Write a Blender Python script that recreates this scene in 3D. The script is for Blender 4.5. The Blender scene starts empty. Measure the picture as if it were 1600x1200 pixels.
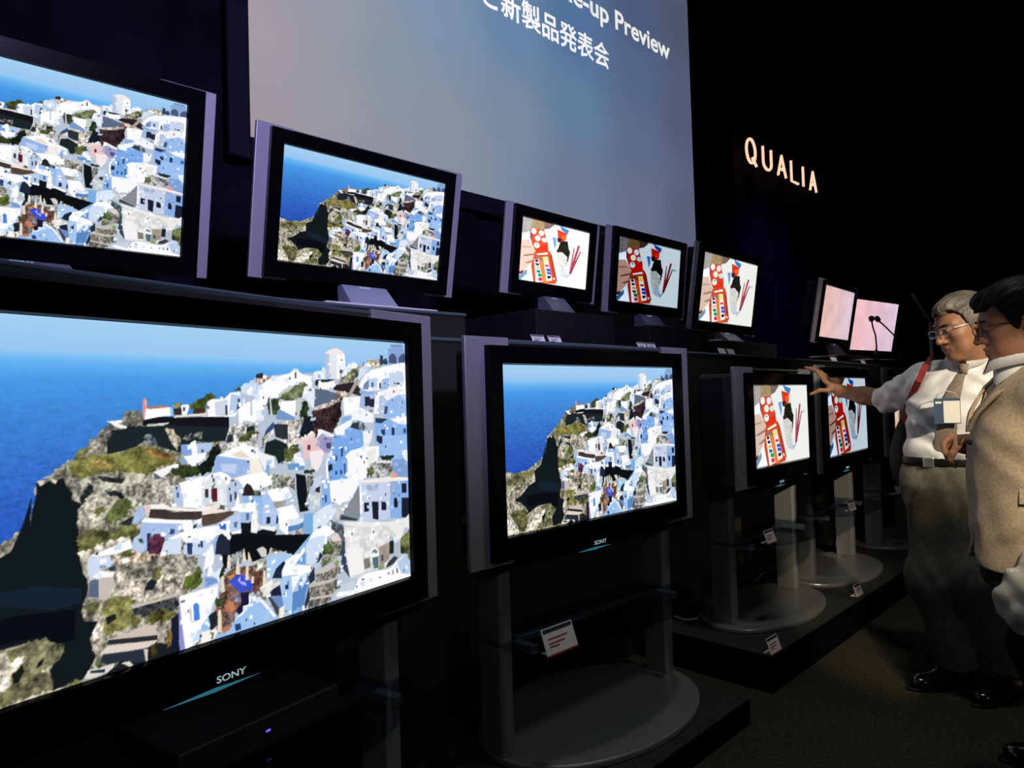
import bpy, bmesh, math
import numpy as np
from mathutils import Vector, Matrix

# ------------------------------------------------------------------ camera, world, lights, exposure
SC = bpy.context.scene
COL = SC.collection
EYE = 1.20                                   # camera height above the carpet
FPX = 1085.0                                 # focal length in pixels of the 1600 px wide frame
# rows: camera right, down, forward (x runs along the wall of televisions, y into it)
RC = np.array([[0.71242219, -0.70112033, -0.02974751],
               [-0.00291538, 0.03943298, -0.99921796],
               [0.70174506, 0.71195177, 0.02604889]])
CAMPOS = np.array([0.0, 0.0, EYE])
cd = bpy.data.cameras.new('camera'); cam = bpy.data.objects.new('camera', cd); COL.objects.link(cam)
cd.sensor_width = 36.0; cd.lens = FPX / 1600 * 36; cd.clip_start = 0.05; cd.clip_end = 100
r_, d_, f_ = RC
cam.matrix_world = Matrix(((r_[0], -d_[0], -f_[0], 0), (r_[1], -d_[1], -f_[1], 0), (r_[2], -d_[2], -f_[2], EYE), (0, 0, 0, 1)))
SC.camera = cam

W = bpy.data.worlds.new('world'); SC.world = W; W.use_nodes = True
W.node_tree.nodes['Background'].inputs[0].default_value = (0.02, 0.02, 0.03, 1)
W.node_tree.nodes['Background'].inputs[1].default_value = 0.02
SC.view_settings.view_transform = 'Standard'; SC.view_settings.look = 'None'
SC.view_settings.exposure = 0.0; SC.view_settings.gamma = 1.0
try: SC.view_settings.use_curve_mapping = False
except Exception: pass
SC.cycles.max_bounces = 5; SC.cycles.sample_clamp_indirect = 2.0

def aim(o, target):
    v = Vector(target) - o.location
    o.rotation_euler = v.to_track_quat('-Z', 'Y').to_euler()
def spot(name, loc, target, power, color, angle, blend, radius):
    l = bpy.data.lights.new(name, 'SPOT'); l.energy = power; l.color = color
    l.spot_size = math.radians(angle); l.spot_blend = blend; l.shadow_soft_size = radius
    o = bpy.data.objects.new(name, l); COL.objects.link(o); o.location = loc; aim(o, target); return o
# violet stage wash on the upper row, warm key on the two visitors, house light over the stands, blue wash on the curtain, plus added fills
spot('violet_stage_spot', (0.2, -2.6, 2.9), (1.9, 2.5, 2.76), 1150, (0.52, 0.47, 1.0), 50, 1.0, 0.15)
spot('warm_stage_spot', (1.43, -1.33, 2.36), (2.97, .50, 1.33), 470, (1.0, 0.85, 0.64), 19.5, 0.75, 0.05)
spot('jacket_fill_spot', (0.40, -.62, 2.30), (2.44, .47, .95), 270, (1.0, 0.85, 0.64), 17, 0.6, 0.05)  # added fill, brightens the tan jacket where the key misses it
spot('added_fill_spot', (-1.0, -4.5, 4.2), (1.8, 1.5, .6), 90, (0.86, 0.88, 1.0), 62, 0.9, 0.4)  # added frontal fill behind the camera, lifts the dark stand posts and frames
spot('house_light_spot', (2.4, 0.6, 4.9), (2.4, 1.2, 0.1), 115, (0.95, 1.0, 0.86), 70, 0.8, 0.2)
spot('far_stage_spot', (4.8, -2.4, 4.9), (5.8, 2.5, 2.1), 560, (1.0, 0.93, 0.88), 31, 1.0, 0.15)
spot('blue_curtain_spot', (7.4, 1.2, 5.2), (8.5, 4.0, 2.0), 330, (0.13, 0.12, 1.0), 40, 1.0, 0.2)

# ------------------------------------------------------------------ helpers
def ray(px, py): return RC.T @ np.array([(px - 800) / FPX, (py - 600) / FPX, 1.0])
def at(px, py, depth): return CAMPOS + ray(px, py) * depth               # a pixel at a distance along the view axis
def on_y(px, py, y): d = ray(px, py); return CAMPOS + d * (y / d[1])
def on_z(px, py, z): d = ray(px, py); return CAMPOS + d * ((z - EYE) / d[2])

def lin(c):
    if isinstance(c, str): c = [int(c[i:i+2], 16) / 255 for i in (0, 2, 4)]
    return tuple(x / 12.92 if x <= 0.04045 else ((x + 0.055) / 1.055) ** 2.4 for x in c)

def mat(name, color, rough=0.5, metal=0.0, noise=None, bump=0.0, spec=0.5, emit=None, strength=1.0):
    m = bpy.data.materials.new(name); m.use_nodes = True; nt = m.node_tree; b = nt.nodes['Principled BSDF']
    b.inputs['Base Color'].default_value = (*color, 1); b.inputs['Roughness'].default_value = rough
    b.inputs['Metallic'].default_value = metal; b.inputs['Specular IOR Level'].default_value = spec
    if noise:
        sc, amt = noise
        tc = nt.nodes.new('ShaderNodeTexCoord'); n = nt.nodes.new('ShaderNodeTexNoise')
        n.inputs['Scale'].default_value = sc; n.inputs['Detail'].default_value = 4
        nt.links.new(tc.outputs['Object'], n.inputs['Vector'])
        r = nt.nodes.new('ShaderNodeValToRGB')
        r.color_ramp.elements[0].position = 0.3; r.color_ramp.elements[1].position = 0.7
        r.color_ramp.elements[0].color = (*[c * (1 - amt) for c in color], 1)
        r.color_ramp.elements[1].color = (*[min(1, c * (1 + amt)) for c in color], 1)
        nt.links.new(n.outputs['Fac'], r.inputs['Fac']); nt.links.new(r.outputs['Color'], b.inputs['Base Color'])
        if bump:
            bp = nt.nodes.new('ShaderNodeBump'); bp.inputs['Strength'].default_value = bump; bp.inputs['Distance'].default_value = 0.01
            nt.links.new(n.outputs['Fac'], bp.inputs['Height']); nt.links.new(bp.outputs['Normal'], b.inputs['Normal'])
    if emit is not None:
        b.inputs['Emission Color'].default_value = (*emit, 1); b.inputs['Emission Strength'].default_value = strength
    return m

def picture_mat(name, attr='picture', strength=1.0):
    m = bpy.data.materials.new(name); m.use_nodes = True; nt = m.node_tree; nt.nodes.clear()
    a = nt.nodes.new('ShaderNodeAttribute'); a.attribute_name = attr
    e = nt.nodes.new('ShaderNodeEmission'); e.inputs['Strength'].default_value = strength
    o = nt.nodes.new('ShaderNodeOutputMaterial')
    nt.links.new(a.outputs['Color'], e.inputs['Color']); nt.links.new(e.outputs['Emission'], o.inputs['Surface'])
    return m

def glass_mat(name, tint, gloss=0.1):
    m = bpy.data.materials.new(name); m.use_nodes = True; nt = m.node_tree; nt.nodes.clear()
    t = nt.nodes.new('ShaderNodeBsdfTransparent'); t.inputs['Color'].default_value = (*tint, 1)
    g = nt.nodes.new('ShaderNodeBsdfGlossy'); g.inputs['Roughness'].default_value = 0.08; g.inputs['Color'].default_value = (.8, .9, .9, 1)
    x = nt.nodes.new('ShaderNodeMixShader'); x.inputs[0].default_value = gloss
    o = nt.nodes.new('ShaderNodeOutputMaterial')
    nt.links.new(t.outputs[0], x.inputs[1]); nt.links.new(g.outputs[0], x.inputs[2]); nt.links.new(x.outputs[0], o.inputs['Surface'])
    return m

class MB:
    """collects shapes; build() links them as ONE mesh object"""
    def __init__(s): s.v = []; s.f = []
    def add(s, verts, faces):
        n = len(s.v); s.v += [tuple(map(float, p)) for p in verts]; s.f += [tuple(i + n for i in f) for f in faces]; return s
    def box(s, x0, x1, y0, y1, z0, z1, T=None):
        p = [(x, y, z) for z in (z0, z1) for y in (y0, y1) for x in (x0, x1)]
        if T: p = [T(*q) for q in p]
        return s.add(p, [(0, 2, 3, 1), (4, 5, 7, 6), (0, 1, 5, 4), (2, 6, 7, 3), (0, 4, 6, 2), (1, 3, 7, 5)])
    def prism(s, poly, a, b, fn):
        """poly: 2-D outline (counter-clockwise), fn(p, q, t) -> xyz, extruded from t=a to t=b"""
        n = len(poly)
        return s.add([fn(p, q, a) for p, q in poly] + [fn(p, q, b) for p, q in poly],
                     [tuple(range(n))[::-1], tuple(range(n, 2 * n))] + [(i, (i + 1) % n, n + (i + 1) % n, n + i) for i in range(n)])
    def tube(s, path, r, seg=8, caps=True):
        P = [np.array(p, float) for p in path]; n = len(P); rs = r if hasattr(r, '__len__') else [r] * n
        vs = []; up = None
        for i in range(n):
            t = P[min(i + 1, n - 1)] - P[max(i - 1, 0)]; t /= (np.linalg.norm(t) + 1e-12)
            if up is None:
                up = np.array([0, 0, 1.]) if abs(t[2]) < .9 else np.array([1., 0, 0])
            a = np.cross(t, up); a /= (np.linalg.norm(a) + 1e-12); b = np.cross(a, t); up = b
            for k in range(seg):
                w = 2 * math.pi * k / seg; vs.append(P[i] + rs[i] * (math.cos(w) * a + math.sin(w) * b))
        fs = [(i * seg + k, i * seg + (k + 1) % seg, (i + 1) * seg + (k + 1) % seg, (i + 1) * seg + k) for i in range(n - 1) for k in range(seg)]
        if caps: fs += [tuple(range(seg))[::-1], tuple(range((n - 1) * seg, n * seg))]
        return s.add(vs, fs)
    def ellipsoid(s, c, r, nu=16, nv=10, M=None):
        vs = []; c = np.array(c, float)
        for j in range(nv + 1):
            ph = math.pi * j / nv
            for i in range(nu):
                th = 2 * math.pi * i / nu
                q = np.array([r[0] * math.sin(ph) * math.cos(th), r[1] * math.sin(ph) * math.sin(th), r[2] * math.cos(ph)])
                vs.append(c + (q if M is None else M @ q))
        fs = [(j * nu + i, (j + 1) * nu + i, (j + 1) * nu + (i + 1) % nu, j * nu + (i + 1) % nu) for j in range(nv) for i in range(nu)]
        return s.add(vs, fs)
    def build(s, name, m, parent=None, smooth=False, bevel=0.0, subsurf=0):
        me = bpy.data.meshes.new(name); me.from_pydata(s.v, [], s.f); me.update()
        bm = bmesh.new(); bm.from_mesh(me); bmesh.ops.remove_doubles(bm, verts=bm.verts, dist=1e-6)
        bmesh.ops.recalc_face_normals(bm, faces=bm.faces); bm.to_mesh(me); bm.free()
        if smooth: me.polygons.foreach_set('use_smooth', [True] * len(me.polygons))
        for q in (m if isinstance(m, (list, tuple)) else [m]): me.materials.append(q)
        o = bpy.data.objects.new(name, me); COL.objects.link(o)
        if parent is not None: o.parent = parent
        if bevel:
            b = o.modifiers.new('bevel', 'BEVEL'); b.width = bevel; b.segments = 2; b.limit_method = 'ANGLE'; b.angle_limit = math.radians(40)
        if subsurf:
            b = o.modifiers.new('subsurf', 'SUBSURF'); b.levels = subsurf; b.render_levels = subsurf
        return o

def empty(name, loc, rotz=0.0):
    o = bpy.data.objects.new(name, None); COL.objects.link(o); o.location = loc; o.rotation_euler = (0, 0, rotz); o.empty_display_size = 0.1; return o
def tag(o, label, cat, group=None, kind=None):
    o['label'] = label
    if cat: o['category'] = cat
    if group: o['group'] = group
    if kind: o['kind'] = kind
    return o
def struct(o): o['kind'] = 'structure'; return o

def text_mesh(body, bold=0.0, extrude=0.0):
    """vertices and faces of a line of the built-in typeface, em size 1"""
    cu = bpy.data.curves.new('lettering', 'FONT'); cu.body = body; cu.offset = bold; cu.extrude = extrude; cu.size = 1.0; cu.resolution_u = 4
    o = bpy.data.objects.new('lettering', cu); COL.objects.link(o)
    dg = bpy.context.evaluated_depsgraph_get(); dg.update()
    me = bpy.data.meshes.new_from_object(o.evaluated_get(dg))
    v = np.array([p.co[:] for p in me.vertices]); f = [tuple(p.vertices) for p in me.polygons]
    bpy.data.objects.remove(o); bpy.data.meshes.remove(me); bpy.data.curves.remove(cu)
    return v, f

M = {}
M['silver'] = mat('brushed_silver', (.40, .40, .42), .38, .35)
M['stand'] = mat('stand_silver', (.30, .305, .30), .35, .5)
M['edge'] = mat('satin_foot_edge', (.80, .76, .74), .4, .0)
M['black'] = mat('black_bezel', (.0025, .0025, .003), .2, spec=.14)
M['matte'] = mat('black_cabinet', (.010, .010, .012), .6)
M['glass'] = glass_mat('clear_glass', (.80, .88, .88), .06)
M['shelfglass'] = glass_mat('dark_shelf_glass', (.62, .68, .72), .05)
M['glassedge'] = mat('glass_edge', (.10, .14, .14), .15, spec=.8)
M['riser'] = mat('black_riser_paint', (.012, .012, .014), .5, noise=(6, .25), spec=.3)
M['riserback'] = mat('riser_front_laminate', (.020, .020, .014), .6, noise=(3, .2), spec=.2)
M['platform'] = mat('platform_carpet', (.030, .032, .026), .8, noise=(60, .3), spec=.2)
M['platform_side'] = mat('platform_skirt', (.004, .004, .004), .9, noise=(20, .2), spec=.05)
M['carpet'] = mat('hall_carpet', (.040, .037, .026), .95, noise=(90, .55), bump=.4, spec=.1)
M['wall'] = mat('black_drape', (.005, .005, .010), .9, noise=(2.5, .35), spec=.1)
M['ceil'] = mat('black_ceiling', (.004, .004, .004), .9, noise=(2, .2), spec=.1)
M['card'] = mat('white_card', (.84, .82, .82), .6)
M['cardred'] = mat('red_print', (.45, .05, .06), .6)
M['cardblack'] = mat('black_print', (.03, .03, .03), .6)
M['cable'] = mat('grey_cable', (.42, .42, .38), .5)
M['brass'] = mat('yellow_jack', (.75, .5, .12), .4, .3)
M['logo'] = mat('lit_logo', (.5, .6, .65), .4, emit=lin('b8d8de'), strength=.55)
M['logo_desk'] = mat('desk_logo', (.5, .6, .65), .4, emit=lin('8ec4dc'), strength=.55)
M['glow'] = mat('logo_light_bar', (.05, .1, .12), .4, emit=lin('3f95ad'), strength=.42)
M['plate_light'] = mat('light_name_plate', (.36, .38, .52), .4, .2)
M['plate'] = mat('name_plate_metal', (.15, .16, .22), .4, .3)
M['led'] = mat('blue_led', (.05, .05, .3), .4, emit=(.12, .12, .9), strength=1.2)

# ------------------------------------------------------------------ the pictures shown on the screens
PIC1 = """28 32 36 0: 371,689 740,782 710,864 706,1076 -60,822 215,763
140 138 120 1: 317,501 320,463 328,430 329,396 343,395 357,387 374,368 396,358 407,345 427,328 452,313 449,308 463,296 477,278 494,263 493,260 529,257 629,271 838,263 930,290 820,313 817,483 695,629 553,685 551,859 455,910 368,914 250,914 145,884 148,578
159 154 136 1: 1,567 54,567 53,579 135,573 218,571 276,554 271,650 358,724 393,817 389,905 5,905
169 168 156 1: 541,398 617,411 666,427 698,495 642,540 564,527 540,499
154 149 136 1: 564,502 848,487 870,662 738,917 434,776 425,632
184 196 212 0: 669,265 839,205 933,141 1055,127 1201,121 1355,98 1599,77 1613,432 1605,901 1108,902 736,898 695,629 699,414 830,328
163 154 134 1: 7,567 53,571 52,600 6,601
143 138 82 2: 60,580 211,571 217,602 58,618
139 138 104 2: 5,613 59,601 195,608 152,635 16,656
216 210 192 1: -4,804 48,819 87,857 99,888 5,897
106 106 68 2: 30,787 77,772 159,781 170,833 140,894 99,888 74,843
19 26 30 0: 319,429 301,490 276,550 225,576 229,637 179,650 143,681 108,703 66,720 113,737 146,762 172,799 244,769 323,769 374,815 353,847 357,896 424,892 433,883 449,860 456,845 451,832 445,811 443,794 450,801 445,791 452,777 462,760 450,757 430,752 424,726 429,704 438,687 440,671 438,649 429,633 427,618 423,601 420,524 416,507 420,494 429,474 429,462 405,447 408,433 397,420 391,405 387,393 374,396 357,397 345,404 329,398 328,430 320,463 315,500
21 34 47 0: 236,638 330,642 426,669 425,705 359,707 291,682 249,669
10 14 20 0: 149,703 290,700 411,717 407,792 368,787 331,761 259,757 201,768 160,755
230 212 192 0: 331,396 345,393 345,404 337,408
230 212 192 0: 361,392 374,398 370,407 361,399
118 116 76 2: 265,775 343,771 374,815 353,834 297,858 281,890 237,898 253,865 284,825
201 195 176 1: 155,861 213,830 256,809 285,804 262,827 239,863 210,890 147,895
122 120 90 2: 281,784 299,772 319,764 343,767 357,780 378,793 388,813 369,830 352,842 338,847 352,860 362,893 337,892 307,892 284,894 265,870 285,855 304,831 293,810
23 28 26 0: 275,830 297,815 300,830 288,852 277,853
20 24 26 0: 328,821 342,812 336,828 324,833
208 198 180 1: 251,807 279,805 289,793 304,800 285,825 251,820
216 207 194 1: 215,810 277,835 273,851 262,865 214,844
232 216 204 0: 298,897 317,891 325,896 315,899
119 118 74 2: 376,899 407,884 417,892 411,899
154 150 138 1: 451,325 463,296 477,278 496,266 501,291 491,323 462,350 453,344
122 120 72 2: 407,345 427,328 451,320 456,330 431,342 413,350
116 115 63 2: 426,347 463,342 522,345 559,332 584,329 610,336 609,383 583,385 558,396 509,391 462,389 435,400 406,388 400,368 413,358
160 138 82 2: 453,354 490,362 504,373 481,386 458,374
156 154 140 1: 395,391 439,401 485,396 533,396 583,401 609,414 608,478 556,474 508,453 461,459 429,462 408,445
42 44 48 1: 462,398 490,401 533,411 528,425 489,416
38 44 44 1: 425,442 448,411 457,422 443,449 429,462
36 42 44 1: 484,435 522,445 532,461 494,456
111 111 60 2: 542,333 572,330 606,332 632,350 664,360 675,372 661,384 626,391 604,399 586,408 566,401 541,386
142 106 58 2: 585,336 619,344 661,363 669,371 634,371 597,352
176 170 154 1: 420,470 461,456 503,452 527,465 507,502 479,517 460,524 420,517
95 106 60 2: 513,463 537,464 556,477 546,493 531,511 502,521 474,512 495,490
106 106 64 2: 461,478 479,473 484,484 470,496 454,489
42 48 46 0: 576,507 546,513 521,524 531,536 561,530
108 112 64 2: 415,540 437,530 472,533 495,544 526,532 561,535 568,557 555,567 530,560 506,566 478,566 459,572 437,587 419,583
90 96 52 2: 460,538 492,544 487,563 464,558
200 191 174 1: 415,583 464,573 492,566 521,561 545,568 459,591 432,600
178 171 156 1: 459,644 517,637 605,640 728,647 741,728 656,735 552,745 458,711
143 140 128 1: 510,633 605,640 728,647 733,686 693,696 630,682 529,672
189 178 162 0: 517,672 594,679 594,684 519,680
184 173 160 1: 517,677 583,687 578,721 624,727 679,719 736,721 735,743 678,740 603,743 553,725 523,703
111 112 64 2: 605,658 626,660 630,687 609,698 599,683
30 36 42 0: 599,685 614,694 601,716 578,711 588,693
84 100 44 2: 736,678 748,702 747,729 724,740 684,731 696,702 719,696
200 189 181 0: 452,647 500,653 505,679 481,712 440,697
90 104 128 0: 445,655 465,655 465,703 440,695
252 252 252 0: 463,633 503,649 500,658 452,650
201 178 154 1: 550,596 580,594 579,625 610,621 631,635 554,635 510,631 515,612
85 98 46 2: 520,608 530,595 550,599 554,610 539,614
253 253 255 0: 441,595 545,570 550,594 511,601 496,601 464,599
207 220 242 0: 441,597 494,603 496,633 472,633 445,655 438,623
141 157 176 0: 468,622 484,625 484,633 468,629
255 255 255 0: 520,616 539,617 539,627 525,631
44 60 68 0: 489,631 505,632 505,645 491,641
122 120 70 2: 474,715 504,708 540,715 553,730 540,747 552,770 574,786 572,795 539,794 515,799 491,805 475,795 480,765 489,756 471,739
106 106 72 2: 426,713 458,711 471,739 444,739
28 34 32 0: 480,756 504,752 508,766 484,776
68 72 74 1: 542,747 590,750 670,749 672,781 629,780 577,777 552,770
197 191 176 0: 542,742 603,743 678,740 678,748 603,750 547,751
116 116 60 2: 590,775 629,772 661,789 655,808 615,802 582,801
26 30 52 0: 650,806 677,793 682,873 654,865
207 192 180 0: 484,813 527,811 582,801 607,811 612,841
42 44 48 0: 486,814 612,838 612,853 484,825
223 210 200 0: 467,842 484,828 612,851 601,861 576,863 463,845
40 48 62 0: 474,846 575,865 580,897 550,892 521,878 490,878 465,865
216 204 192 0: 575,865 586,866 585,899 580,897
80 64 31 2: 591,870 606,854 611,887 595,892
216 200 184 1: 466,765 477,773 472,814 463,840 451,832 445,799 457,779
220 216 212 0: 437,875 502,877 497,888 483,895 433,895 428,893
48 58 68 0: 442,877 478,884 478,893 444,884
232 224 216 0: 516,882 538,884 547,897 538,898 523,886
74 92 56 2: 456,862 465,858 471,877 455,874
21 22 28 0: 590,251 838,260 837,300 784,325 740,303 697,306 669,291 629,271 589,274 566,281 541,280 531,274
29 38 43 0: 502,283 539,280 589,277 655,277 838,291 824,330 769,332 728,324 682,354 628,334 589,313 563,329 526,339 490,344 490,304
111 120 128 1: 581,305 607,296 622,323 612,333 591,321
160 154 136 1: 644,285 669,289 677,300 688,319 676,350 660,325
138 138 132 1: 694,314 725,302 749,298 751,320 728,313 705,323
155 150 140 1: 479,274 498,270 502,288 485,314 478,338
115 113 104 1: 534,239 552,235 582,233 581,277 539,275 529,264
246 246 246 0: 493,260 529,257 529,264 517,266 541,275 539,280 514,276 500,265
216 216 216 0: 592,272 656,269 650,274 597,277
224 140 144 0: 583,207 588,199 593,207 595,231 589,259 582,259
216 212 184 0: 588,202 593,210 593,223 590,223
255 255 255 0: 590,230 662,227 664,251 629,252 587,259
168 196 232 0: 656,229 665,227 667,251 659,251
176 120 104 0: 593,228 603,223 640,221 656,227 603,231
125 122 80 2: 670,216 695,217 684,230 667,227
58 42 40 0: 667,232 690,230 692,249 670,249
85 96 47 2: 712,225 721,220 754,199 781,188 799,199 777,210 765,227 759,246 732,245
64 48 42 0: 729,231 759,232 762,249 723,248
255 255 255 0: 690,222 710,220 715,225 706,250 692,252
51 58 85 0: 695,228 701,228 701,239 695,239
226 220 212 0: 667,251 765,246 767,254 670,257
251 251 255 0: 768,215 780,207 824,205 843,188 875,185 878,200 891,206 891,229 868,240 857,260 770,257
205 214 226 0: 792,216 833,208 835,257 795,255
181 203 234 0: 846,191 888,200 884,235 851,251 838,251
44 51 72 0: 826,225 833,225 832,254 826,254
44 51 72 0: 868,206 875,206 875,217 868,217
44 51 72 0: 865,223 874,223 874,238 864,240
106 106 64 2: 853,179 879,168 875,185
207 224 248 0: 879,171 892,159 939,159 939,201 898,194 882,188
255 255 255 0: 898,185 915,168 922,177 905,194
255 255 255 0: 868,238 898,218 914,215 939,201 937,284 896,273 870,278
192 204 222 0: 911,215 918,212 917,259 910,259
185 184 178 1: 824,328 838,291 870,281 937,284 934,379 798,368
42 48 56 0: 831,314 850,312 849,335 830,336
34 42 51 0: 896,294 923,289 926,313 895,314
72 82 46 2: 869,322 912,306 936,308 895,335 869,339
168 156 144 1: 933,144 961,141 996,131 1003,140 960,162 933,159
46 46 52 0: 933,132 954,126 964,138 954,144 933,144
184 208 240 0: 933,162 964,165 946,189 932,200
252 252 255 0: 950,165 967,153 989,143 1055,127 1070,117 1082,114 1093,117 1108,129 1148,135 1143,161 1115,161 1084,158 1057,177 1031,189 1002,201 973,213 958,243 947,260 930,278 932,195
85 96 122 0: 1078,123 1085,123 1085,142 1077,142
196 200 200 0: 994,207 1039,177 1077,164 1084,171 1050,189 1031,202
118 128 90 2: 1073,171 1092,155 1119,155 1131,171 1114,196 1091,208 1068,214 1038,214 1020,211 1001,213 1031,195 1054,183
60 74 52 2: 977,207 1016,208 1019,238 1007,262 979,258 969,237
238 242 248 0: 931,242 958,240 958,273 940,275 930,272
208 208 212 0: 980,201 984,201 990,262 982,262
212 224 244 0: 1290,137 1355,98 1388,83 1411,100 1353,150
244 246 250 0: 1273,137 1291,109 1314,85 1337,81 1355,91 1345,105 1318,105 1300,123 1286,140
138 136 120 1: 1273,137 1304,123 1346,101 1388,86 1364,111 1344,136 1326,157 1264,160
106 116 72 2: 1300,130 1318,109 1345,105 1331,129
182 196 220 0: 1203,59 1228,54 1225,144 1205,144
226 230 238 0: 1224,54 1263,50 1260,144 1221,144
253 253 253 0: 1258,50 1293,55 1296,103 1269,120 1268,144 1255,144
244 232 232 0: 1203,55 1220,45 1241,37 1259,36 1284,45 1293,55 1249,60
192 128 112 0: 1275,73 1284,72 1283,79 1275,79
68 72 90 0: 1269,110 1283,110 1278,123 1269,123
238 242 250 0: 1156,119 1189,115 1193,102 1202,105 1205,144 1155,145
142 192 240 0: 1172,125 1184,125 1184,141 1172,141
38 48 60 0: 1163,145 1247,144 1213,154 1175,154 1171,167 1159,164
251 250 246 0: 1175,158 1247,150 1237,180 1175,177
43 35 38 0: 1246,164 1335,153 1324,194 1237,180
51 42 44 0: 1344,157 1362,177 1370,205 1324,194
168 160 150 0: 1344,143 1354,139 1358,150 1324,194 1306,194
92 106 132 0: 1159,177 1203,180 1250,191 1249,217 1153,238
122 90 80 0: 1250,191 1280,194 1262,214 1249,217
24 29 42 0: 1087,337 1112,272 1140,267 1151,293 1158,322 1110,339
58 42 44 1: 1145,248 1193,243 1270,218 1273,271 1233,333 1183,317 1158,329 1147,293
44 32 36 1: 1217,283 1270,224 1273,271 1233,330
184 172 162 1: 1204,177 1280,187 1351,205 1280,208 1262,221 1202,243 1148,251 1153,242 1202,226 1253,214 1275,197
253 253 253 0: 1023,217 1079,215 1082,265 1074,271 1037,254 1015,257
120 152 204 0: 1015,241 1037,251 1074,268 1074,280 1000,274
196 204 196 0: 1083,215 1106,206 1098,240 1089,271 1074,271
36 53 31 2: 1093,265 1102,228 1114,209 1125,222 1133,247 1124,273 1097,278
230 236 248 0: 1107,196 1115,171 1135,164 1159,177 1158,203 1153,242 1137,232 1122,209 1106,206
184 178 166 1: 1000,281 1059,280 1108,269 1104,288 1080,328 1068,343 1049,341 1047,295
43 51 56 0: 992,286 1047,292 1046,344 999,329
58 80 120 0: 964,306 993,280 996,299 956,327
196 192 182 1: 946,326 992,308 995,317 970,340 949,353
30 38 40 0: 963,345 998,335 1034,350 1087,353 1094,379 1033,393 955,386
106 122 76 2: 1027,368 1064,364 1090,366 1086,397 1026,392
202 192 182 1: 1020,343 1087,341 1151,319 1158,329 1095,354 1056,364 1049,375 1042,356
58 48 47 0: 1150,325 1175,314 1174,333 1158,342
240 200 204 0: 1102,348 1150,325 1158,345 1173,372 1189,386 1189,405 1109,399
232 216 216 0: 1079,353 1150,322 1158,332 1110,355 1102,367
90 58 68 0: 1122,362 1133,363 1133,375 1121,378
168 164 200 0: 1158,342 1183,324 1232,339 1226,399 1197,393 1190,366
242 240 244 0: 1171,317 1183,314 1233,333 1228,343 1183,327 1158,348
72 72 104 0: 1198,357 1207,358 1206,374 1198,373
72 72 104 0: 1211,361 1219,362 1219,375 1210,374
255 255 255 0: 1167,313 1183,314 1183,330 1170,336
251 251 248 0: 1280,208 1342,205 1365,205 1355,246 1322,266 1286,272 1283,238
164 188 228 0: 1365,198 1466,206 1465,242 1378,244 1355,250
38 40 58 0: 1384,205 1432,206 1430,245 1383,240
244 247 252 0: 1313,273 1359,243 1425,269 1424,301 1358,298 1313,286
136 176 220 0: 1269,278 1322,273 1312,290 1277,305
252 252 255 0: 1357,170 1367,150 1387,125 1420,107 1460,99 1573,77 1599,77 1606,200 1516,199 1467,181 1408,184 1403,188
112 136 184 0: 1381,160 1405,142 1404,181 1375,177
196 212 238 0: 1405,142 1449,135 1447,177 1404,181
72 88 124 0: 1419,153 1429,153 1428,170 1418,170
160 188 232 0: 1473,142 1509,134 1507,181 1467,181
74 88 120 0: 1458,156 1468,152 1467,177 1457,177
200 214 236 0: 1509,119 1551,108 1582,111 1592,140 1580,167 1548,178 1512,170
60 68 96 0: 1544,156 1565,152 1564,170
140 176 228 0: 1357,184 1418,188 1447,192 1408,199 1361,195
248 250 255 0: 1437,192 1467,185 1496,192 1456,206 1454,270 1425,269
244 244 248 0: 1466,192 1517,170 1559,170 1553,200 1495,221
192 96 64 0: 1527,185 1538,181 1537,192 1527,192
138 168 216 0: 1507,25 1591,13 1605,73 1510,87
72 88 124 0: 1510,79 1511,57 1527,42 1543,45 1552,60 1552,82
72 88 124 0: 1562,78 1563,59 1579,44 1596,39 1605,73
122 148 184 0: 1523,9 1586,6 1586,14 1523,20
184 176 164 1: 1398,69 1461,66 1465,95 1411,100 1397,90
47 74 92 2: 1461,66 1466,52 1476,51 1476,66 1501,65 1500,83 1465,88
200 216 244 0: 1455,235 1532,207 1563,196 1605,215 1604,245
152 188 236 0: 1485,228 1531,211 1563,200 1605,230 1602,286 1513,287 1473,285
58 80 120 0: 1484,242 1500,243 1494,271 1479,271
253 253 255 0: 1503,293 1603,282 1601,312 1554,310
138 179 236 0: 1428,298 1503,290 1554,310 1601,312 1597,438 1434,425 1427,347
36 48 78 0: 1517,323 1532,324 1531,353 1516,352
44 60 96 0: 1462,328 1481,329 1481,350 1461,349
34 42 64 0: 1441,348 1466,356 1465,381 1436,376
60 88 144 0: 1579,330 1595,330 1595,349 1579,348
44 60 88 0: 1434,284 1498,290 1462,306 1433,301
128 144 160 1: 1294,306 1339,291 1376,296 1394,321 1357,326 1303,320
48 56 64 0: 1285,305 1307,313 1321,300 1353,295 1348,322 1289,316
128 172 233 0: 1237,320 1298,309 1370,330 1373,386 1336,390 1300,414 1230,409
136 180 236 0: 1240,357 1275,339 1301,367 1274,399
246 248 252 0: 1237,317 1303,289 1321,287 1316,307 1285,322 1284,353 1275,359 1267,345 1253,351 1245,337
56 88 140 0: 1341,377 1347,356 1360,361 1364,378
240 244 250 0: 1370,330 1418,329 1412,360 1392,387 1373,386
251 251 253 0: 1300,404 1346,387 1401,388 1450,387 1448,426 1291,414
122 170 232 0: 1220,375 1247,337 1372,344 1370,385 1288,407 1294,495 1217,493 1201,449
120 168 230 0: 1254,384 1289,373 1343,384 1306,401 1287,440 1260,451
44 74 128 0: 1240,410 1249,410 1248,427 1240,426
44 74 128 0: 1267,382 1276,382 1275,412 1266,412
44 74 128 0: 1239,459 1247,460 1247,473 1238,472
44 74 128 0: 1260,458 1269,459 1268,475 1260,474
30 38 56 0: 1206,439 1227,432 1226,455 1209,459
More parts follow.
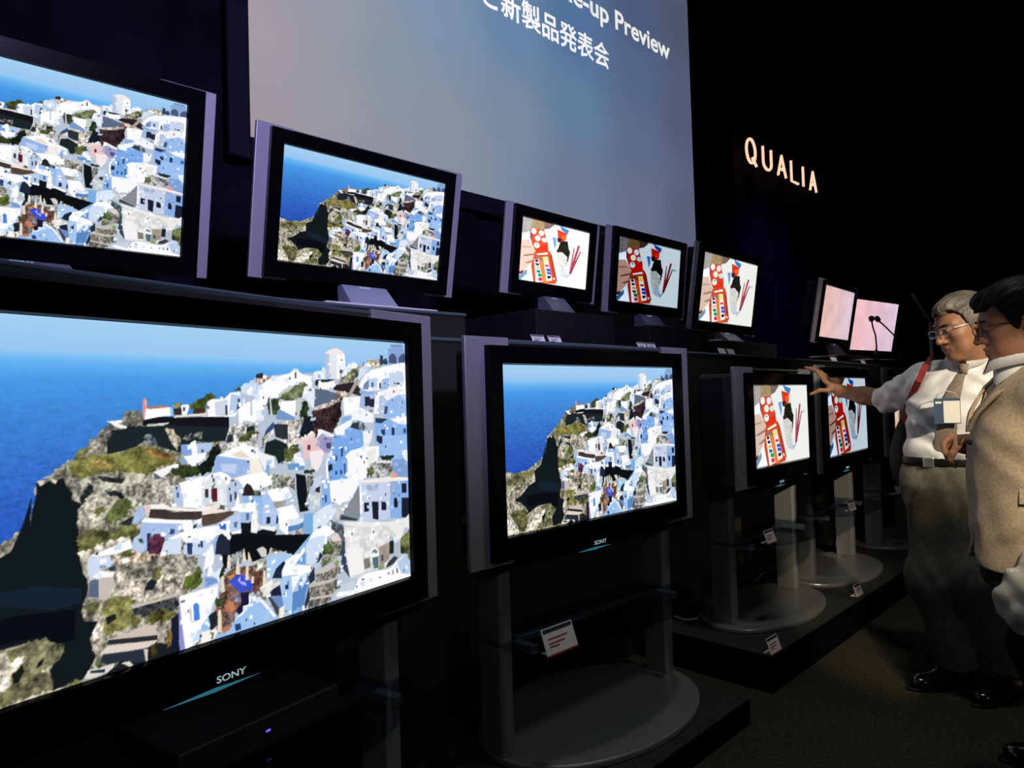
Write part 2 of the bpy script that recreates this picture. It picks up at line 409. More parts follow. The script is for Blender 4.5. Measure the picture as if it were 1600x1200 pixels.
60 98 160 0: 1278,439 1287,437 1286,474 1277,473
250 250 253 0: 1283,413 1311,395 1380,386 1451,391 1440,440 1396,450 1381,497 1352,508 1329,539 1301,570 1248,573 1223,572 1215,552 1212,492 1294,491 1296,428
234 232 228 0: 1388,401 1436,397 1425,439 1387,449
156 192 240 0: 1451,391 1477,350 1612,357 1609,447 1524,451 1465,421
34 44 64 0: 1438,351 1467,353 1466,381 1437,376
36 48 44 2: 1450,427 1525,429 1504,445 1464,442
230 236 248 0: 1567,414 1610,410 1608,469 1582,459
126 160 212 0: 1514,446 1577,444 1608,469 1606,528 1522,512
168 168 166 1: 1386,463 1425,442 1514,453 1512,504 1385,498
228 228 230 0: 1425,439 1514,450 1514,457 1435,450
92 96 64 2: 1386,470 1415,459 1428,488 1385,494
244 236 228 0: 1352,505 1507,507 1606,521 1606,532 1357,515
232 160 144 0: 1508,493 1538,496 1538,514 1507,511
198 210 234 0: 1352,515 1501,524 1497,660 1427,660 1357,653
138 176 230 0: 1501,524 1611,533 1606,677 1497,660
28 34 52 0: 1368,586 1392,589 1391,620 1367,620
28 32 48 0: 1406,587 1439,592 1437,658 1409,650
28 34 52 0: 1454,590 1479,593 1478,629 1453,625
28 34 52 0: 1520,588 1540,591 1539,627 1518,624
28 34 52 0: 1561,593 1609,599 1607,655 1590,675 1558,666
28 34 52 0: 1563,539 1589,541 1588,578 1562,575
160 174 200 0: 1380,525 1442,528 1431,552 1384,543
160 174 200 0: 1501,532 1532,535 1521,559 1500,560
252 252 252 0: 1348,514 1357,515 1357,653 1348,651
134 140 146 0: 1347,521 1348,644 1246,629 1260,611 1300,576
56 68 76 0: 1260,614 1334,639 1334,646 1255,630
216 208 198 0: 1231,587 1274,586 1247,615 1255,630 1238,621
236 235 232 0: 1263,638 1491,674 1579,673 1607,655 1604,714 1572,709 1550,756 1500,704 1280,654
228 226 224 3: 1269,656 1348,669 1488,691 1544,759 1490,743 1488,812 1465,839 1375,835 1354,840 1326,845 1294,838 1280,785 1275,710
244 242 242 0: 1282,729 1353,748 1359,829 1326,834 1294,833 1288,784
180 188 204 0: 1491,717 1544,759 1542,823 1497,808
216 216 212 0: 1448,679 1488,691 1540,752 1526,752
30 38 36 0: 1490,746 1513,747 1511,794 1489,793
138 124 112 3: 1360,786 1389,786 1392,823 1363,823
168 156 144 3: 1433,757 1490,749 1488,812 1434,832
250 250 248 0: 1389,783 1390,765 1403,755 1416,754 1428,763 1436,777 1436,789
107 136 152 0: 1398,775 1403,764 1415,760 1428,769 1428,778
76 112 120 0: 1402,789 1432,791 1430,832 1405,829
122 128 136 0: 1368,785 1381,787 1380,812 1368,806
80 88 96 0: 1445,788 1458,790 1457,812 1444,809
151 160 112 2: 1431,822 1461,822 1465,839 1430,838
56 60 68 0: 1479,823 1515,805 1533,815 1505,835 1469,840
106 112 72 2: 1602,720 1554,741 1544,778 1561,807 1607,849
40 50 40 0: 1548,779 1567,782 1566,808 1547,801
253 253 255 0: 1216,887 1247,872 1308,886 1334,847 1375,838 1487,847 1528,827 1570,809 1607,852 1605,908 1458,909 1312,902
184 204 232 0: 1528,833 1570,812 1602,842 1601,891 1549,879
90 104 144 0: 1523,851 1532,850 1531,872 1522,870
176 160 168 0: 1500,853 1509,855 1508,873 1499,872
200 212 224 0: 1240,855 1318,850 1308,886 1247,875
58 68 86 0: 1245,669 1275,692 1274,739 1284,795 1294,838 1264,802 1250,758 1237,691
125 124 116 1: 1207,686 1267,703 1259,731 1242,763 1201,772 1168,776 1176,744 1202,734 1214,713
90 100 118 0: 1238,659 1269,650 1275,710 1260,701
76 96 52 2: 1170,711 1200,691 1221,715 1213,739 1173,737
122 138 80 2: 1169,753 1205,755 1190,772 1168,770
228 210 204 0: 1207,677 1245,675 1260,701 1222,700
140 138 128 1: 1146,791 1200,792 1242,780 1256,812 1226,823 1181,825 1145,822
202 191 180 0: 1143,782 1201,780 1235,767 1242,780 1197,794 1146,794
132 130 120 1: 1117,830 1181,833 1237,828 1239,861 1217,873 1120,864
200 192 180 0: 1117,818 1218,824 1241,821 1218,833 1181,833 1120,830
118 117 108 1: 1109,869 1209,880 1197,897 1108,900
200 196 186 0: 1109,864 1224,875 1216,882 1112,870
124 144 80 2: 1223,770 1242,763 1246,781 1227,780
38 48 60 0: 1140,776 1162,752 1176,738 1163,718 1147,760 1111,797 1117,821 1142,810
40 48 60 0: 1095,888 1117,821 1119,866 1101,895
208 222 242 0: 1110,688 1142,672 1186,671 1185,699 1166,719 1154,751 1133,760 1109,750
146 189 236 0: 1094,649 1140,615 1140,646 1114,686 1096,705 1053,702 1050,669 1073,668
44 52 88 0: 1060,676 1087,665 1094,660 1080,691 1063,688
251 252 255 0: 1114,686 1136,656 1168,639 1187,636 1216,647 1208,675 1164,670
248 248 248 0: 1186,659 1197,661 1196,701 1185,702
253 253 255 0: 1019,731 1046,712 1086,712 1093,696 1103,696 1103,723 1071,745 1129,762 1133,774 1097,789 1071,777 1012,770
108 158 220 0: 1065,743 1085,725 1107,707 1105,752
166 201 241 0: 1012,770 1047,778 1087,781 1083,808 1063,822 1052,833 1047,903 1008,893
244 246 251 0: 1047,778 1087,781 1052,831
90 136 196 0: 1084,797 1111,781 1118,810 1103,846 1094,899 1047,898 1052,833 1069,821
224 232 244 0: 1091,782 1112,775 1107,802 1086,828
30 42 68 0: 1024,789 1037,792 1036,816 1023,813
120 180 244 0: 1054,888 1088,894 1047,903
248 248 248 0: 1088,881 1098,883 1098,903 1088,900
17 22 28 0: 1074,452 1112,462 1119,520 1109,566 1126,553 1125,578 1086,579 1076,515
140 138 130 1: 972,454 990,444 1044,449 1070,477 1058,494 1014,489 1000,475 985,479
26 30 34 0: 1000,460 1022,465 1018,486 1000,481
168 164 154 1: 1044,468 1066,464 1069,508 1051,481
132 132 124 1: 1120,463 1144,466 1126,521 1118,545
90 96 56 2: 1028,380 1054,370 1084,366 1076,396 1053,413 1023,404
30 40 38 0: 1003,360 1028,355 1031,405 1008,415 995,384
244 246 250 0: 1068,389 1091,382 1106,411 1113,431 1075,421 1068,408
102 154 200 0: 1041,418 1083,419 1109,431 1105,443 1045,437
76 90 48 2: 1105,443 1152,447 1144,459 1105,455
234 196 198 0: 1104,348 1147,344 1163,365 1191,376 1194,406 1146,389 1126,410 1106,408
244 232 236 0: 1130,385 1187,382 1190,412 1160,455 1137,436
96 48 64 0: 1123,362 1135,363 1134,382 1122,378
154 152 196 0: 1163,365 1184,343 1229,343 1228,389 1195,393
74 76 128 0: 1200,361 1225,362 1220,382 1203,380
200 212 232 0: 1143,478 1180,466 1184,476 1167,507 1146,511
44 44 48 0: 1146,511 1171,504 1170,527 1146,517
216 224 220 3: 1130,534 1174,527 1165,564 1141,580 1129,572
132 176 230 0: 1176,479 1212,492 1215,552 1223,572 1177,579 1169,559 1183,522
48 80 144 0: 1190,536 1199,537 1198,562 1190,561
252 252 252 0: 1198,426 1206,423 1209,479 1200,485
220 232 248 0: 1156,589 1189,574 1223,569 1239,594 1221,618 1187,639 1147,651 1138,669 1140,599
124 172 224 0: 1101,587 1140,587 1138,663 1114,684 1095,668 1100,631
252 252 255 0: 1139,650 1187,642 1220,654 1237,667 1195,679 1194,701 1182,696 1187,671 1134,675 1114,684
207 222 244 0: 1110,686 1130,671 1182,670 1182,699 1173,726 1105,713
92 100 108 1: 1221,625 1255,643 1271,666 1270,692 1237,673 1212,656
253 253 255 0: 998,554 1060,550 1086,594 1040,618 1039,645 1032,644 1010,622 1004,582
164 192 234 0: 969,553 998,557 1011,604 1010,628 968,606
52 64 92 0: 994,571 1001,572 1000,602 993,601
253 253 255 0: 971,490 1043,492 1057,525 1005,536 984,528
168 168 166 0: 984,531 1020,523 1042,541 1034,550 998,554
30 32 36 0: 1006,530 1016,532 1016,550 1005,549
106 92 52 2: 974,658 1003,639 1031,662 1016,690 980,689
21 24 28 0: 968,609 989,625 995,662 967,666
220 232 244 0: 1033,595 1101,600 1100,618 1054,630
92 132 188 0: 1040,618 1077,618 1100,612 1100,631 1069,638 1039,633
200 184 164 1: 1003,645 1047,641 1100,631 1092,648 1054,654
16 22 28 0: 869,576 905,581 911,617 980,605 997,626 979,653 964,692 825,665 827,606
14 18 22 0: 802,606 1128,657 1057,712 971,671 957,698 909,703 863,680 837,709 812,703 804,662
170 176 164 1: 915,436 1020,447 1019,495 948,487
184 198 230 0: 662,453 674,441 685,453 693,473 692,505 664,501
65 80 124 0: 673,462 679,466 678,479 673,478
254 254 254 0: 679,439 716,432 757,426 748,452 746,518 692,507 690,467
224 232 234 0: 751,447 763,429 787,426 812,434 827,456 825,523 746,515
253 253 255 0: 757,431 787,420 812,420 830,430 843,446 830,464 817,446 799,433 775,430 751,450
68 48 60 0: 756,464 768,466 768,490 756,489
92 28 40 0: 777,464 795,466 795,505 776,503
68 66 76 0: 781,436 787,437 787,448 781,448
240 240 240 0: 801,475 817,471 819,517 804,515
228 204 184 3: 756,503 786,504 779,520 755,516
254 254 254 0: 840,446 905,435 953,434 977,454 983,476 948,484 914,489 907,471 894,463 881,476 868,454
185 201 228 0: 826,464 843,449 862,448 878,467 880,491 867,495 854,530 825,526
44 48 64 0: 836,485 842,486 841,511 835,511
44 48 64 0: 851,484 861,485 857,505 851,510
60 68 96 0: 852,456 858,456 858,468 852,467
44 36 38 0: 877,499 884,474 894,463 907,471 917,489 920,504
90 88 80 1: 917,489 941,492 940,510 920,507
152 180 228 0: 794,368 903,391 902,432 843,440 824,427 806,419 781,423
192 210 240 0: 806,397 863,402 856,430 812,420
253 253 253 0: 807,369 858,350 910,350 930,361 947,374 950,392 909,392 902,394 794,371
244 237 228 0: 906,391 936,391 949,422 953,434 905,438
240 242 246 0: 920,354 947,374 992,389 995,426 977,424 963,441 953,422
72 76 80 0: 910,362 927,363 923,378 910,374
130 172 216 0: 964,411 978,406 973,442 959,435
232 218 204 0: 844,372 877,363 909,389 857,381
127 164 224 0: 687,332 718,332 717,362 689,362
253 253 255 0: 715,329 730,322 735,341 735,363 720,367
176 200 234 0: 735,333 783,333 776,355 752,364 735,363
250 252 255 0: 695,365 764,360 758,376 734,390 722,400 700,374
138 164 208 0: 686,365 700,374 708,391 686,383
60 80 96 0: 747,350 756,351 755,359 747,359
26 36 28 2: 783,350 804,335 813,364 794,373 781,417 751,425 734,418 734,396 758,382
67 82 44 2: 655,404 672,393 705,391 734,399 745,413 739,424 699,425 666,416
244 242 242 0: 607,402 666,384 683,389 661,394 652,407 633,418 612,413
90 106 112 0: 607,402 620,409 633,421 612,421
246 242 238 0: 580,487 635,489 653,502 726,518 746,512 825,526 828,535 816,539 755,536 743,528 656,510 600,500 590,521 585,505
232 200 200 0: 580,489 600,489 590,521
168 192 228 0: 559,501 575,486 587,511 564,532 549,530
62 52 50 3: 598,499 642,506 659,516 746,526 746,548 725,547 669,539 595,522
87 71 62 3: 746,537 816,539 847,538 847,549 815,561 790,569 748,570 743,550
240 228 220 0: 746,529 785,518 828,532 816,539 749,537
74 90 64 2: 791,524 810,516 825,523 816,531
254 254 255 0: 572,529 584,520 642,534 714,546 719,560 725,580 696,580 685,563 686,552 589,534
166 190 234 0: 572,531 686,552 688,568 663,580 638,591 636,578 593,609 568,604
52 72 108 0: 652,560 666,565 663,577 649,575
32 40 60 0: 589,562 599,564 598,615 588,608
94 48 72 2: 594,583 607,555 620,567 633,580 630,606 622,625 593,619
184 204 232 0: 553,569 571,559 571,584 588,588 573,615 548,595
64 90 68 2: 563,573 576,573 578,586 566,583
253 253 255 0: 641,587 691,574 739,572 796,575 814,592 826,614 829,620 808,602 790,602 774,616 771,610 696,607 685,594
212 224 244 0: 636,591 685,589 681,636 624,625
200 216 242 0: 690,606 771,610 771,637 747,649 690,638
44 64 104 0: 699,608 716,611 715,643 701,640
44 64 104 0: 739,610 748,611 747,630 741,629
52 104 208 0: 799,570 821,571 821,591 802,587
253 253 255 0: 793,569 834,564 840,588 833,604 821,593 821,574
253 253 255 0: 722,552 746,545 743,561 725,575
40 52 76 0: 719,563 731,557 731,570 719,571
32 40 58 0: 783,623 793,605 808,600 823,614 832,638 832,666 782,656
152 180 220 0: 777,625 790,605 799,601 789,624 785,657 776,655
252 252 255 0: 814,592 833,598 832,626 823,611
185 207 240 0: 830,586 840,560 869,547 871,608 839,608
253 253 255 0: 839,602 872,599 871,610 839,608
56 88 140 0: 849,578 856,579 856,591 849,590
254 254 255 0: 850,535 857,505 864,489 867,523 886,520 923,519 922,549 906,552 866,546
168 192 232 0: 869,547 906,552 901,584 872,579
80 108 156 0: 889,553 899,554 898,574 888,573
148 187 238 0: 877,499 940,507 982,527 981,551 947,540 945,594 935,592 933,550 920,519 880,525
252 252 252 3: 905,581 919,537 929,556 925,584 935,598 924,620 904,613
168 198 240 0: 944,504 962,495 975,508 985,540 974,550 947,534
253 253 255 0: 962,495 1001,490 1026,496 1025,533 985,531
154 154 152 0: 985,534 1018,532 1017,550 992,553
176 200 238 0: 946,546 999,557 1009,586 1008,628 980,605 945,594
32 40 60 0: 960,575 974,577 973,598 959,596
32 40 60 0: 998,575 1006,579 1001,603 994,601
244 244 246 0: 935,598 994,610 990,625 935,607
253 253 255 0: 999,554 1024,557 1023,624 1008,622
124 92 80 1: 812,726 843,704 956,722 955,781 933,805 890,795 860,828 827,886 793,888 779,823 798,778
140 148 152 1: 831,702 835,674 854,661 870,658 876,677 863,703
176 174 164 1: 902,705 943,701 963,706 963,735 915,740
212 208 200 0: 923,668 944,663 957,675 957,698 939,695
92 60 52 1: 908,735 935,735 927,804 907,793
28 26 56 0: 864,786 893,790 893,830 859,850 847,836 867,818
124 116 136 1: 835,787 864,786 867,812 841,809
192 120 88 3: 810,809 841,806 847,830 816,833
60 74 48 2: 780,779 804,785 810,815 785,808
32 40 44 0: 755,828 785,817 790,859 766,872
108 92 88 1: 809,842 847,844 846,869 815,872
184 120 96 0: 802,874 827,870 833,885 802,885
200 138 60 0: 824,728 846,725 846,744 827,740
60 80 200 3: 824,745 843,735 859,730 888,742 907,770 903,792 874,782 864,789 848,768
168 176 240 0: 855,747 865,737 865,752 881,758 887,771 868,761
234 220 196 0: 821,705 825,667 832,668 834,708
234 220 196 0: 849,728 857,678 860,679 865,732
234 220 196 0: 873,696 877,657 880,657 886,696
234 220 196 0: 892,697 893,671 896,672 905,700
234 220 196 0: 881,752 886,702 892,703 894,755
234 220 196 0: 801,771 802,724 809,725 814,771
234 220 196 0: 787,881 791,818 800,821 802,885
234 220 196 0: 941,784 945,737 952,739 955,781
234 220 196 0: 901,768 904,746 911,748 911,768
40 52 32 2: 787,709 812,692 812,720 793,727
250 250 252 0: 746,700 759,637 777,624 782,664 775,701 787,715 763,715
168 184 220 0: 749,695 764,687 757,714
111 152 216 0: 751,715 787,726 793,738 751,742
228 236 244 0: 760,706 781,708 806,696 796,722 796,744 787,726
253 253 255 0: 674,750 793,746 789,776 773,800 767,820 749,842 737,858 730,889 690,903 680,842
140 140 212 0: 674,753 683,843 690,903 674,901 672,840
72 132 224 0: 715,785 724,779 732,787 734,830 717,831
208 204 216 0: 703,798 709,786 711,827 706,825
200 224 250 0: 728,856 737,858 730,886 707,890
144 192 236 0: 737,850 761,829 766,858 743,865
22 28 52 0: 650,826 669,839 674,901 649,896
138 106 48 2: 637,830 653,842 649,878 636,879
246 244 240 0: 737,866 784,871 787,881 771,904 736,906
122 106 68 2: 766,875 778,878 778,894 766,894
144 188 244 0: 784,891 814,888 820,901 777,905
156 196 239 0: 821,890 846,861 872,848 893,824 906,813 940,827 980,876 990,897 904,903 820,904
254 254 255 0: 840,862 866,846 886,831 893,822 893,801 913,812 940,825 987,887 980,891 936,832 899,817 893,830 872,851
38 64 124 0: 843,874 862,876 865,894 846,895
168 204 240 0: 957,698 1050,705 1050,717 1013,728 984,746 962,774 955,757
26 40 68 0: 976,768 991,741 1020,723 1027,731 1012,752 1011,776
30 34 60 0: 968,805 1004,795 1010,830 971,823
108 140 196 0: 964,825 1010,830 1016,862 998,869 987,884
60 68 80 0: 957,817 971,826 1002,870 994,892
240 236 230 3: 930,787 976,771 979,787 1004,783 1004,792 975,804 954,816 934,800
176 176 168 1: 900,803 927,798 968,814 953,828 906,810
242 236 218 0: 998,869 1020,863 1015,904 1001,900"""
PIC2 = """168 164 160 3: -15,-4 307,-3 234,117 187,185 23,233 -36,231
164 140 104 3: 245,-3 626,-2 575,78 440,138 230,152 185,203 215,100
124 100 96 3: 496,-3 737,-2 618,78 507,104
220 192 176 0: -24,316 176,305 250,377 328,432 320,518 357,572 223,668 114,754 10,805 -67,799
160 120 104 0: 74,540 197,512 323,484 321,510 195,538 92,558
160 120 104 0: 104,652 229,608 335,580 332,606 184,648
184 148 132 0: 26,419 207,401 247,411 44,436
250 252 255 0: -18,249 185,203 216,307 -25,332
122 48 32 0: 12,789 114,754 89,812 9,822
108 148 184 0: -15,870 177,733 190,803 60,911 -38,902
252 252 252 0: 222,685 294,794 326,900 40,909 191,794
216 72 40 0: 191,143 485,112 540,211 597,301 628,427 346,459 252,360 201,255
140 60 92 0: 188,168 229,169 235,324 199,272
224 52 24 0: 354,381 595,319 628,427 346,459
208 76 40 0: 326,458 652,410 857,837 853,882 345,919 264,671
232 128 56 0: 424,532 577,505 743,847 581,905
176 52 32 0: 652,410 713,467 880,839 811,843
244 244 230 0: 332,171 321,193 297,208 266,213 236,207 215,190 209,169 219,147 243,132 274,127 304,133 325,149
236 234 240 0: 501,174 490,196 465,212 432,217 401,210 380,194 373,172 384,150 409,135 441,129 472,136 494,152
246 242 220 0: 432,261 421,282 395,298 361,303 328,296 306,279 299,257 310,236 335,221 369,215 402,222 425,239
212 230 234 0: 578,265 568,282 543,295 510,298 478,293 456,279 449,261 460,244 484,232 517,228 549,233 571,247
238 244 236 0: 422,366 411,387 385,402 351,407 319,400 296,383 289,361 300,340 326,325 359,320 392,327 416,344
112 184 160 0: 382,347 378,353 368,358 356,359 343,357 335,352 332,345 336,339 346,334 358,333 371,335 379,340
248 240 234 0: 365,486 605,435 625,463 384,504
138 120 104 0: 341,519 488,527 527,573 400,557
244 242 238 0: 315,570 421,559 562,877 388,906
80 24 48 0: 336,571 399,566 417,602 353,607
40 24 56 0: 352,624 436,621 433,656 370,652
224 176 112 0: 368,678 453,674 471,702 386,705
32 128 112 0: 384,722 470,719 488,756 402,758
32 152 72 0: 422,769 508,766 525,812 439,814
224 40 72 0: 438,831 524,820 542,866 454,876
244 242 236 0: 511,511 621,498 766,839 629,864
246 224 128 0: 510,519 620,507 635,579 547,583
224 48 64 0: 566,620 654,616 673,644 585,648
48 72 208 0: 604,675 693,672 711,709 622,712
56 80 216 0: 621,721 710,718 729,756 640,758
16 24 48 0: 637,785 727,773 724,809 656,822
248 216 212 0: 770,795 816,789 835,827 790,823
60 128 192 0: 850,-2 1079,36 1049,101 912,63
216 56 32 0: 798,62 1026,92 1017,184 917,247 830,199
240 96 48 0: 906,127 1023,119 993,184 899,200
64 32 32 0: 808,189 924,182 893,255 825,244
28 28 20 1: 866,291 920,219 1062,204 1098,316 1142,355 1101,521 1034,481 903,384 832,408
64 28 36 0: 814,362 931,339 902,393 832,408
108 160 208 0: 695,196 786,189 798,289 768,361
214 214 208 3: 808,416 949,385 1085,446 1075,539 1066,631 1102,745 914,732 837,581
184 168 160 0: 1028,536 1101,521 1071,576
200 208 216 3: 879,620 1064,649 1124,765 959,753
184 192 200 0: 1056,723 1153,711 1098,782
168 56 72 0: 1327,228 1377,229 1205,686 1156,683
184 72 88 0: 1223,282 1247,283 1206,677 1157,674
144 56 72 0: 1394,306 1419,307 1204,695 1155,692
184 200 216 0: 1155,692 1203,705 1099,772
192 216 208 0: 1394,306 1520,310 1491,348 1416,336"""
def hexc(s): return np.array([int(s[i:i+2],16)/255. for i in (0,2,4)])
def vnoise(W,H,cx,cy,rng):
    g=rng.random((cy+2,cx+2)); x=np.linspace(0,cx,W,endpoint=False); y=np.linspace(0,cy,H,endpoint=False)
    xi=x.astype(int); yi=y.astype(int); fx=x-xi; fy=(y-yi)[:,None]
    fx=fx*fx*(3-2*fx); fy=fy*fy*(3-2*fy)
    a=g[np.ix_(yi,xi)]*(1-fx)+g[np.ix_(yi,xi+1)]*fx
    b=g[np.ix_(yi+1,xi)]*(1-fx)+g[np.ix_(yi+1,xi+1)]*fx
    return a*(1-fy)+b*fy-.5
def paint(src,W,H,bg):
    rng=np.random.default_rng(4); img=bg.copy(); s=W/1600.
    fine=vnoise(W,H,290,170,rng); mid=vnoise(W,H,90,60,rng); big=vnoise(W,H,34,20,rng)
    streak=vnoise(W,H,190,60,rng)
    rock=np.clip(1+1.25*(.6*fine+.4*mid+.5*streak+.25*big),.15,1.45)
    shr=np.clip(.95+.95*(.55*fine+.7*mid+.4*big),.3,1.5)
    lite=1+.12*fine+.16*mid+.12*big
    for l in src.split('\n'):
        c,p=l.split(':'); c=[int(q) for q in c.split()]; col=np.array(c[:3])/255.; fl=c[3]
        P=np.array([[float(v) for v in q.split(',')] for q in p.split()])*s
        x0,y0=np.maximum(np.floor(P.min(0)).astype(int)-1,0); x1,y1=np.ceil(P.max(0)).astype(int)+2
        x1=min(x1,W);y1=min(y1,H)
        if x1<=x0 or y1<=y0: continue
        X,Y=np.meshgrid(np.arange(x0,x1)+.5,np.arange(y0,y1)+.5)
        if fl in (1,2):
            X=X+5*s*mid[y0:y1,x0:x1]*2+6*s*fine[y0:y1,x0:x1]; Y=Y+6*s*streak[y0:y1,x0:x1]+6*s*fine[y0:y1,x0:x1]
        ins=np.zeros(X.shape,bool)
        for (ax,ay),(bx,by) in zip(P,np.roll(P,-1,0)):
            if ay==by: continue
            ins^=((Y<ay)!=(Y<by))&(X<(bx-ax)*(Y-ay)/(by-ay)+ax)
        v=col
        if fl: 
            t=(None,rock,shr,lite)[fl][y0:y1,x0:x1]
            v=(col*t[...,None])[ins]
        sub=img[y0:y1,x0:x1]; sub[ins]=np.clip(v,0,1)
    return img
def lerp(stops,t):
    ks=[a for a,_ in stops]; cs=np.array([hexc(c) for _,c in stops])
    return np.stack([np.interp(t,ks,cs[:,i]) for i in range(3)],-1)
def sea_bg(W,H):
    y=np.linspace(0,1,H); c=lerp([(0,'a4d0f4'),(.075,'9cc6f0'),(.092,'94c8f6'),(.12,'68b4f2'),(.17,'489ae6'),(.26,'4088d8'),(.38,'3874cc'),(.52,'2e5fc0'),(.65,'2650b4'),(1,'2248a8')],y)
    img=np.repeat(c[:,None,:],W,1).copy(); rng=np.random.default_rng(8)
    n=vnoise(W,H,90,140,rng)*.5+vnoise(W,H,260,200,rng)*.5
    a=np.clip((y-.12)*1.2,0,.35)[:,None,None]
    img*=1+n[...,None]*a*.8
    return np.clip(img,0,1)

def to_lin(a): return np.where(a <= .04045, a / 12.92, ((np.maximum(a, 1e-6) + .055) / 1.055) ** 2.4)
def grid_mesh(name, img, aspect=9 / 16):
    """a flat sheet 1 m wide, facing -y, one vertex per picture sample"""
    H, Wd = img.shape[:2]
    xs = np.linspace(-.5, .5, Wd); zs = np.linspace(.5, -.5, H) * aspect
    co = np.zeros((H, Wd, 3), np.float32); co[..., 0] = xs[None, :]; co[..., 2] = zs[:, None]
    i = np.arange(H * Wd).reshape(H, Wd)
    q = np.stack([i[1:, :-1], i[1:, 1:], i[:-1, 1:], i[:-1, :-1]], -1).reshape(-1, 4)
    me = bpy.data.meshes.new(name); me.vertices.add(H * Wd); me.vertices.foreach_set('co', co.ravel())
    me.loops.add(q.size); me.loops.foreach_set('vertex_index', q.ravel().astype(np.int32))
    me.polygons.add(len(q)); me.polygons.foreach_set('loop_start', np.arange(0, q.size, 4, dtype=np.int32))
    try: me.polygons.foreach_set('loop_total', np.full(len(q), 4, np.int32))
    except Exception: pass
    me.update(calc_edges=True); me.validate()
    a = me.color_attributes.new('picture', 'FLOAT_COLOR', 'POINT')
    c = np.ones((H * Wd, 4), np.float32); c[:, :3] = to_lin(img.reshape(-1, 3)); a.data.foreach_set('color', c.ravel())
    return me
def half(a): return a.reshape(a.shape[0] // 2, 2, a.shape[1] // 2, 2, 3).mean((1, 3))

def town_detail(img):
    """small facets, windows and gaps among the white houses"""
    H, Wd = img.shape[:2]; rng = np.random.default_rng(11); s = Wd / 1600
    lum_ = img.mean(-1); n = 0; k = 0
    while n < 520 and k < 20000:
        k += 1; x, y = rng.random() * Wd, rng.random() * H; xi, yi = int(x), int(y); c = img[yi, xi]
        if y < 75 * s or lum_[yi, xi] < .55 or c[2] < c[0] - .02 or (x < 450 * s and y < 560 * s) or (x < 720 * s and y < 300 * s): continue
        if x < (930 * s) and y < (1 - x / (930 * s)) * 430 * s: continue
        sky = y < 230 * s and x < 1230 * s and c[2] - c[0] > .25
        if sky: continue
        t = rng.random(); w, h = (rng.integers(5, 16) * s, rng.integers(4, 13) * s)
        if t < .10: col, w, h = np.array([.22, .26, .36]), 4 * s, 7 * s
        elif t < .16: col, w, h = np.array([.42, .42, .38]), w * .9, h * .5
        elif t < .62: col = c * .55 + .45 * np.array([.74, .82, .94]); w, h = w * 1.4, h * 1.3
        else: col = np.array([.99, .99, 1.0])
        sl = rng.normal(0, .25); x0, x1 = max(0, int(x - w / 2)), min(Wd, int(x + w / 2) + 1)
        for xx_ in range(x0, x1):
            o = int((xx_ - x) * sl); a = max(0, int(y - h / 2) + o); b = min(H, int(y + h / 2) + o + 1); img[a:b, xx_] = col
        n += 1
    return img
pic_village = half(town_detail(paint(PIC1, 1280, 720, sea_bg(1280, 720))))
b_ = paint(PIC2, 640, 360, np.ones((360, 640, 3)) * hexc('eef0ec')); b_ = half(b_)
pic_paint = b_
lum = b_.mean(-1, keepdims=True)
pic_paint_bright = np.clip(b_ * 1.12 + .03, 0, 1)
pic_paint_dim = np.clip((b_ ** 2.1) * np.array([.84, .90, .98]), 0, 1)
yy, xx = np.meshgrid(np.linspace(0, 1, 36), np.linspace(0, 1, 64), indexing='ij')
rg = np.random.default_rng(3)
pk = lambda a, b: (hexc(a) * (1 - xx)[..., None] + hexc(b) * xx[..., None]) * (1 + .10 * vnoise(64, 36, 7, 5, rg)[..., None])
pic_peach = np.clip(pk('ecbcb0', 'd8c4d4'), 0, 1)
pic_pink = np.clip(pk('f2bcc0', 'dcc4dc'), 0, 1)
port = np.ones((90, 160, 3)) * hexc('b8a898')
port = paint("""226 196 176 3: 0,0 330,0 300,250 210,420 240,560 120,900 0,900
138 120 104 1: 250,0 520,0 470,200 340,260
42 36 34 1: 380,240 700,120 900,500 700,900 180,900 300,600
216 180 156 0: 0,640 160,560 240,640 140,760 0,820
74 58 50 1: 900,0 1600,0 1600,900 1000,900""", 160, 90, port)
ME_VILLAGE = grid_mesh('village_picture', pic_village)
ME_PAINT = grid_mesh('paint_box_picture', pic_paint)
ME_BRIGHT = grid_mesh('bright_paint_box_picture', pic_paint_bright)
ME_DIM = grid_mesh('dim_paint_box_picture', pic_paint_dim)
ME_PEACH = grid_mesh('peach_picture', pic_peach)
ME_PINK = grid_mesh('pink_picture', pic_pink)
ME_PORT = grid_mesh('portrait_picture', port)
M['picture'] = picture_mat('screen_image')
for me in (ME_VILLAGE, ME_PAINT, ME_BRIGHT, ME_DIM, ME_PEACH, ME_PINK, ME_PORT): me.materials.append(M['picture'])

